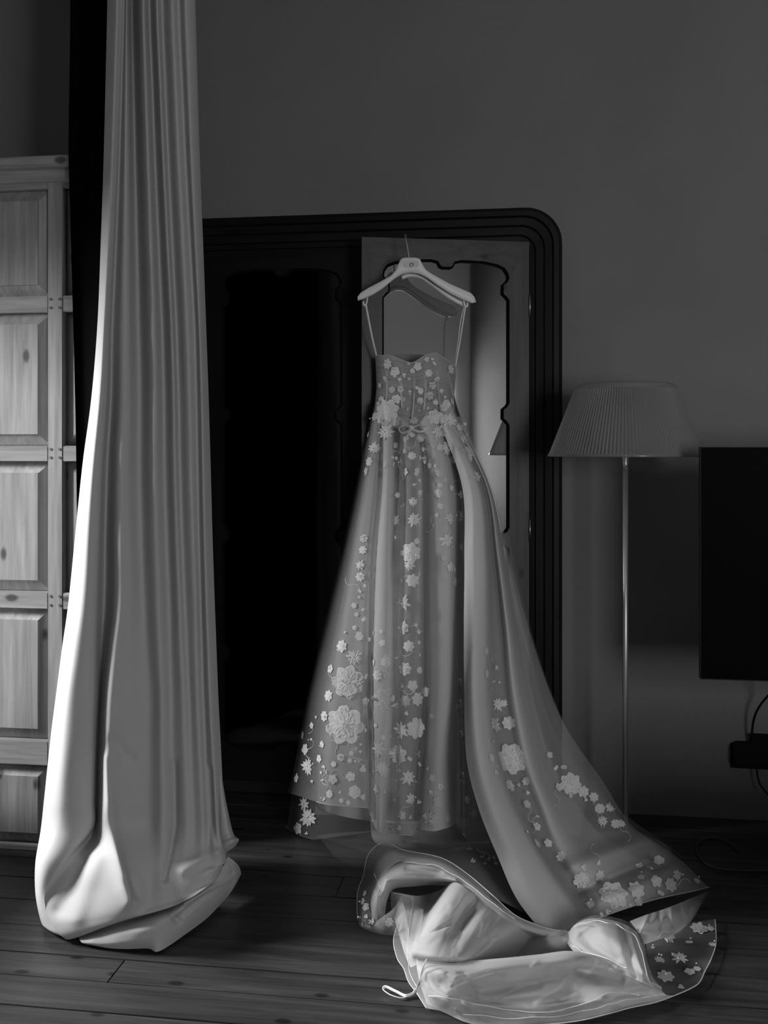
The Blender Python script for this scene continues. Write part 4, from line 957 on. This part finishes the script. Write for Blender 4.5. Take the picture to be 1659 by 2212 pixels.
FL = """R838,786,11 B853,804,11 L873,810,5 L863,820,5 L883,819,4 B903,791,9 L882,787,5 B890,802,6 B922,777,6 L934,777,4 R926,806,8 L938,786,5 R973,798,11 B821,833,6 R847,842,8 B865,840,7
L885,846,4 L901,838,5 R909,845,7 R928,853,9 B908,866,8 R941,868,7 B953,845,5 L961,858,5 B965,873,10 B976,867,7 B934,831,8 L944,819,7 L880,884,4 L906,885,3 L924,882,4 B832,818,6 B852,862,7 L872,862,5
P838,886,23 R822,902,14 B857,908,12 S832,933,19 R809,900,10 R824,865,10 B857,862,10 R894,908,9 S946,933,18 R938,900,16 R952,904,12 S969,908,18 R959,879,10 L990,889,8 S809,968,14 R797,997,10 B791,1018,9 L796,939,7 R832,1004,7
B857,962,6 B850,975,4 B863,977,5 B847,989,5 B856,990,4 B867,995,5 B849,1004,6 L874,975,6 R890,985,9 B913,971,5 L907,989,5 B920,989,5 L916,998,5 S965,969,18 S950,967,10 R980,993,8 R998,973,9 R1011,977,14 R1013,990,10 R992,923,10 S1004,948,11 B1003,917,5
R1029,1029,12 B1012,1033,5 B928,1006,6 L940,1006,4 R948,1022,9 L961,1037,5 B950,1048,5 R946,1066,10 B974,1054,7 S996,1068,11 B876,1019,8 B901,1016,6 B899,1023,5 L906,1038,5 L866,1041,4 L894,1047,4 B907,1064,6 B864,1070,6 L845,1063,5 B909,946,9 B890,938,7 L876,948,8
S892,1084,11 S858,1125,13 S894,1123,17 L873,1090,6 S950,1094,9 S971,1119,15 S995,1115,14 B943,1113,5 L937,1137,5 S966,1167,18 R992,1182,7 B958,1205,7 B973,1225,11 B981,1231,6 R983,1257,10 R856,1161,4 P887,1194,21 S884,1221,13 R900,1169,7 R891,1254,14 L869,1255,5 S871,1302,19 R871,1356,14 B898,1350,4 B904,1365,5 R883,1396,12 L904,1387,4
R786,1163,9 R784,1188,9 S778,1221,12 R778,1246,10 L777,1277,5 L788,1265,4 L776,1290,4 B765,1308,6 L784,1317,4 B770,1327,5 L786,1337,6 B766,1356,5 L746,1366,3 B776,1374,9 B807,1368,5 B823,1364,4 B825,1389,7 L804,1381,5
R738,1396,13 S766,1420,19 B714,1445,9 P751,1473,34 R710,1503,12 P745,1566,40 R701,1547,11 S790,1514,12 B674,1567,7 B654,1588,8 L683,1549,4 L790,1461,6 L789,1577,5 L807,1568,6
B660,1618,12 S665,1656,19 B641,1681,9 L634,1654,6 B696,1608,7 L673,1597,4 B690,1639,8 B736,1636,8 B759,1627,5 L769,1618,4 L779,1608,4 L778,1623,4 B755,1643,5 L778,1640,5 L767,1644,3 B721,1650,6 L700,1657,5 L694,1669,4 L706,1667,4 B719,1683,10 L698,1685,4 B757,1677,10 L784,1661,9 B766,1711,13 B712,1715,8 L735,1710,3 B737,1729,5 B752,1734,5 L700,1726,5 L784,1722,7
S657,1736,15 S666,1766,22 B644,1789,12 B636,1807,6 L663,1800,4 L675,1688,4 L797,1675,5 B813,1704,10
L905,1366,4 B905,1388,4 L906,1415,4 L860,1421,4 R875,1445,14 B906,1448,8 B833,1429,11 L808,1431,7 R815,1459,11 R838,1456,11 P828,1512,24 B865,1482,9 B891,1480,11 L894,1491,5 R875,1514,12 R902,1510,14 B859,1524,7 L878,1541,5 S866,1578,19 P899,1573,22 L811,1567,7 R922,1494,11 L934,1547,8 R992,1472,9 P993,1526,15 L992,1585,7
S816,1617,18 S825,1662,18 B828,1593,5 P861,1630,21 L885,1639,6 R903,1629,10 B863,1665,5 S882,1679,18 L912,1651,5 B925,1660,5 B934,1680,8 B952,1699,7 B932,1712,5 B947,1732,12 R858,1695,11 L857,1726,9 S888,1726,14 B868,1761,9 L886,1765,5 B862,1788,7 S932,1768,19 B967,1768,8 L919,1763,8 L910,1732,5 L830,1710,4 S997,1680,14
B1050,1406,9 B1051,1455,9 L1062,1425,4 L1054,1435,3.5 B1072,1442,5 L1064,1473,4 L1059,1487,4 L1078,1474,3 S1074,1522,16 S1088,1519,10 S1069,1565,19 R1098,1562,14 L1063,1600,4 P1104,1640,32 R1061,1637,10 L1071,1669,8 R1101,1697,14 L1120,1696,5 R1138,1687,9 L1140,1713,5 B1138,1738,9 B1159,1786,9 L1161,1764,4 L1138,1798,8 R1159,1822,10 B1183,1822,9 R1213,1850,11
B1187,1631,7 L1201,1659,6 L1218,1657,7 P1233,1693,22 R1260,1710,12 B1207,1701,9 L1233,1719,6 L1266,1727,5 R1283,1722,10 R1296,1747,11 S1317,1745,14 S1302,1774,12 R1329,1780,10 R1342,1779,9 B1010,1727,8 B1026,1756,8 B1014,1835,7
P1256,1901,18 L1260,1874,8 R1295,1892,12 L1292,1864,6 P1324,1931,30 R1375,1922,18 B1424,1859,11 B1382,1872,8 L1400,1874,4 L1409,1878,4 B1385,1896,8 B1418,1904,12 R1448,1911,14 S1462,1890,14 S1505,1903,9 B1379,1948,9 L1427,1930,8 L1404,1950,7 B1330,1975,8 B1312,1970,5 B1299,1975,4 L1327,1958,4 L1345,1958,5 L1361,1955,5 S1276,1954,12
R1446,2018,14 R1510,2006,18 B1535,2007,8 B1538,2041,7 L1489,2036,8 L1410,2048,5 S1468,2069,20 S1425,2074,13 R1438,2110,18 B1490,2100,11 L1471,2133,8 B1506,2094,8
B788,1930,6 B784,1947,7 B790,1959,8 L779,1982,4 L791,1980,5 S806,1988,8 R840,1992,10 L784,1996,4 B1022,1861,6 B1041,1852,5 B1055,1858,4 B1067,1854,4 B1071,1866,5 L1047,1867,4"""
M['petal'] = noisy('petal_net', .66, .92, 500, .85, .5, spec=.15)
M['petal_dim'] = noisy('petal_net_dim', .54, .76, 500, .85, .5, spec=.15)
rnd = random.Random(11)
POS = []
for item in FL.split():
    kind = item[0]; u, v, r = [float(x) for x in item[1:].split(',')]
    hit = shoot(u, v)
    if hit is None: continue
    c, n = hit
    n = (n * .55 + (CAM - c).normalized() * .75).normalized()
    t = (c - CAM).dot(FWD); rad = r * t / F * 1.06
    V, Fc, Mi = petal_profile(kind, rnd)
    up = Vector((0, 0, 1)); x = up.cross(n)
    x = x.normalized() if x.length > .05 else RGT.copy(); y = n.cross(x).normalized()
    rot = rnd.uniform(0, 6.28); cr_, sr_ = math.cos(rot), math.sin(rot)
    lift = .0032; hs = .28 * rad if kind != 'L' else .30 * rad
    out = []
    for (a, b_, h) in V:
        a, b_ = a * cr_ - b_ * sr_, a * sr_ + b_ * cr_
        p = c + x * a * rad + y * b_ * rad
        q = TREE.ray_cast(p + n * .05, -n, .10)
        if q[0] is not None: p = p + n * max(-.014, min(.014, (q[0] - p).dot(n)))
        out.append(p + n * (lift + h * hs))
    me = bpy.data.meshes.new(NAME[kind]); me.from_pydata([tuple(p) for p in out], [], Fc)
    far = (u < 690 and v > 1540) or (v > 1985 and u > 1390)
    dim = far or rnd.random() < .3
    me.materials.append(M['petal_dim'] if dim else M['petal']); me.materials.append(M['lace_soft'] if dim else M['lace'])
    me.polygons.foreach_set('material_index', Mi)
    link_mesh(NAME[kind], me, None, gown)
    POS.append((u, v, r, kind))
# crystal beads scattered over the motifs
bm = bmesh.new()
for (u, v, r, kind) in POS:
    for k in range({'P': 6, 'R': 1, 'S': 2, 'B': 1, 'L': 1}[kind]):
        if kind in 'RBL' and rnd.random() > .5: continue
        a = rnd.uniform(0, 6.28); q = rnd.uniform(0, .9) * r
        hit = shoot(u + q * math.cos(a), v + q * math.sin(a))
        if hit is None: continue
        bmesh.ops.create_icosphere(bm, subdivisions=1, radius=rnd.uniform(.0020, .0030), matrix=Matrix.Translation(hit[0] + hit[1] * (.006 + (.10 * r / 640 if kind in 'PS' else .002))))
o = bm_obj('crystal_beads', bm, M['bead'], gown, True); o['kind'] = 'stuff'
# fine embroidered tendrils curling between the flowers
bm = bmesh.new()
for (u, v, r, kind) in POS:
    if kind in 'BLR' and v > 930 and rnd.random() < .30:
        pts = []; a = rnd.uniform(0, 6.28); x, y = u, v; s = rnd.choice([-1, 1])
        for k in range(13):
            hit = shoot(x, y)
            if hit is None: break
            pts.append(hit[0] + hit[1] * .0014)
            a += s * (.42 if k < 6 else -.40); x += 4.6 * math.cos(a); y += 4.6 * math.sin(a)
        ok = [pts[0]] if pts else []
        for p in pts[1:]:
            if (p - ok[-1]).length > .02: break
            ok.append(p)
        if len(ok) > 3: tube_bm(bm, ok, .0010, 4)
o = bm_obj('embroidered_tendrils', bm, M['lace_soft'], gown); o['kind'] = 'stuff'
# rolled edges of the loose net on the heap
for pl in ([(925, 2150), (985, 2158), (1090, 2182), (1180, 2188), (1255, 2172), (1320, 2142), (1390, 2150)], [(1000, 2190), (1100, 2200), (1200, 2196), (1290, 2178), (1350, 2160), (1430, 2150)], [(850, 1930), (868, 1924), (890, 1928), (892, 1950), (884, 2000), (880, 2050), (884, 2100), (903, 2138)],
           [(808, 1888), (816, 1905), (822, 1920), (812, 1934), (802, 1950), (806, 1985)], [(1240, 2000), (1285, 1988), (1330, 1996), (1372, 2020), (1388, 2060), (1398, 2110), (1410, 2135)], [(1232, 2040), (1262, 2058), (1310, 2070), (1360, 2095)], [(870, 1862), (940, 1868), (1000, 1900), (1060, 1948), (1120, 1992)]):
    pts = []
    for a, b in zip(pl, pl[1:]):
        for k in range(8):
            u, v = a[0] + (b[0] - a[0]) * k / 8, a[1] + (b[1] - a[1]) * k / 8 + 1.5 * math.sin(k + a[0])
            hit = shoot(u, v)
            if hit and (not pts or (hit[0] - pts[-1]).length < .06): pts.append(hit[0] + (CAM - hit[0]).normalized() * .0025)
    if len(pts) > 4:
        sm = [pts[0]] + [(a + b + c) / 3 for a, b, c in zip(pts, pts[1:], pts[2:])] + [pts[-1]]
        bm2 = bmesh.new(); tube_bm(bm2, sm, .0009, 5); bm_obj('hem_edge', bm2, M['lace_soft'], gown)
# bow tied at the waist
bow = lathe('bow', [(.001, -.009), (.008, -.007), (.010, 0), (.008, .007), (.001, .009)], tuple(P(889, 925, 3.415)), M['petal'], gown, 12)
for pts in ([(889, 925), (874, 920), (862, 926), (870, 935), (889, 927)], [(889, 925), (906, 919), (924, 923), (910, 932), (889, 927)]):
    tube('loop', [P(u, v, 3.412 - .010 * math.sin(k * .8)) for k, (u, v) in enumerate(pts)], .0062, M['petal_dim'], bow, 8, .25)
for pts in ([(888, 928), (880, 943), (876, 962), (877, 980)], [(891, 928), (902, 936), (910, 944), (914, 952)]):
    tube('tail', [P(u, v, 3.41) for u, v in pts], .0052, M['petal_dim'], bow, 8, .2)
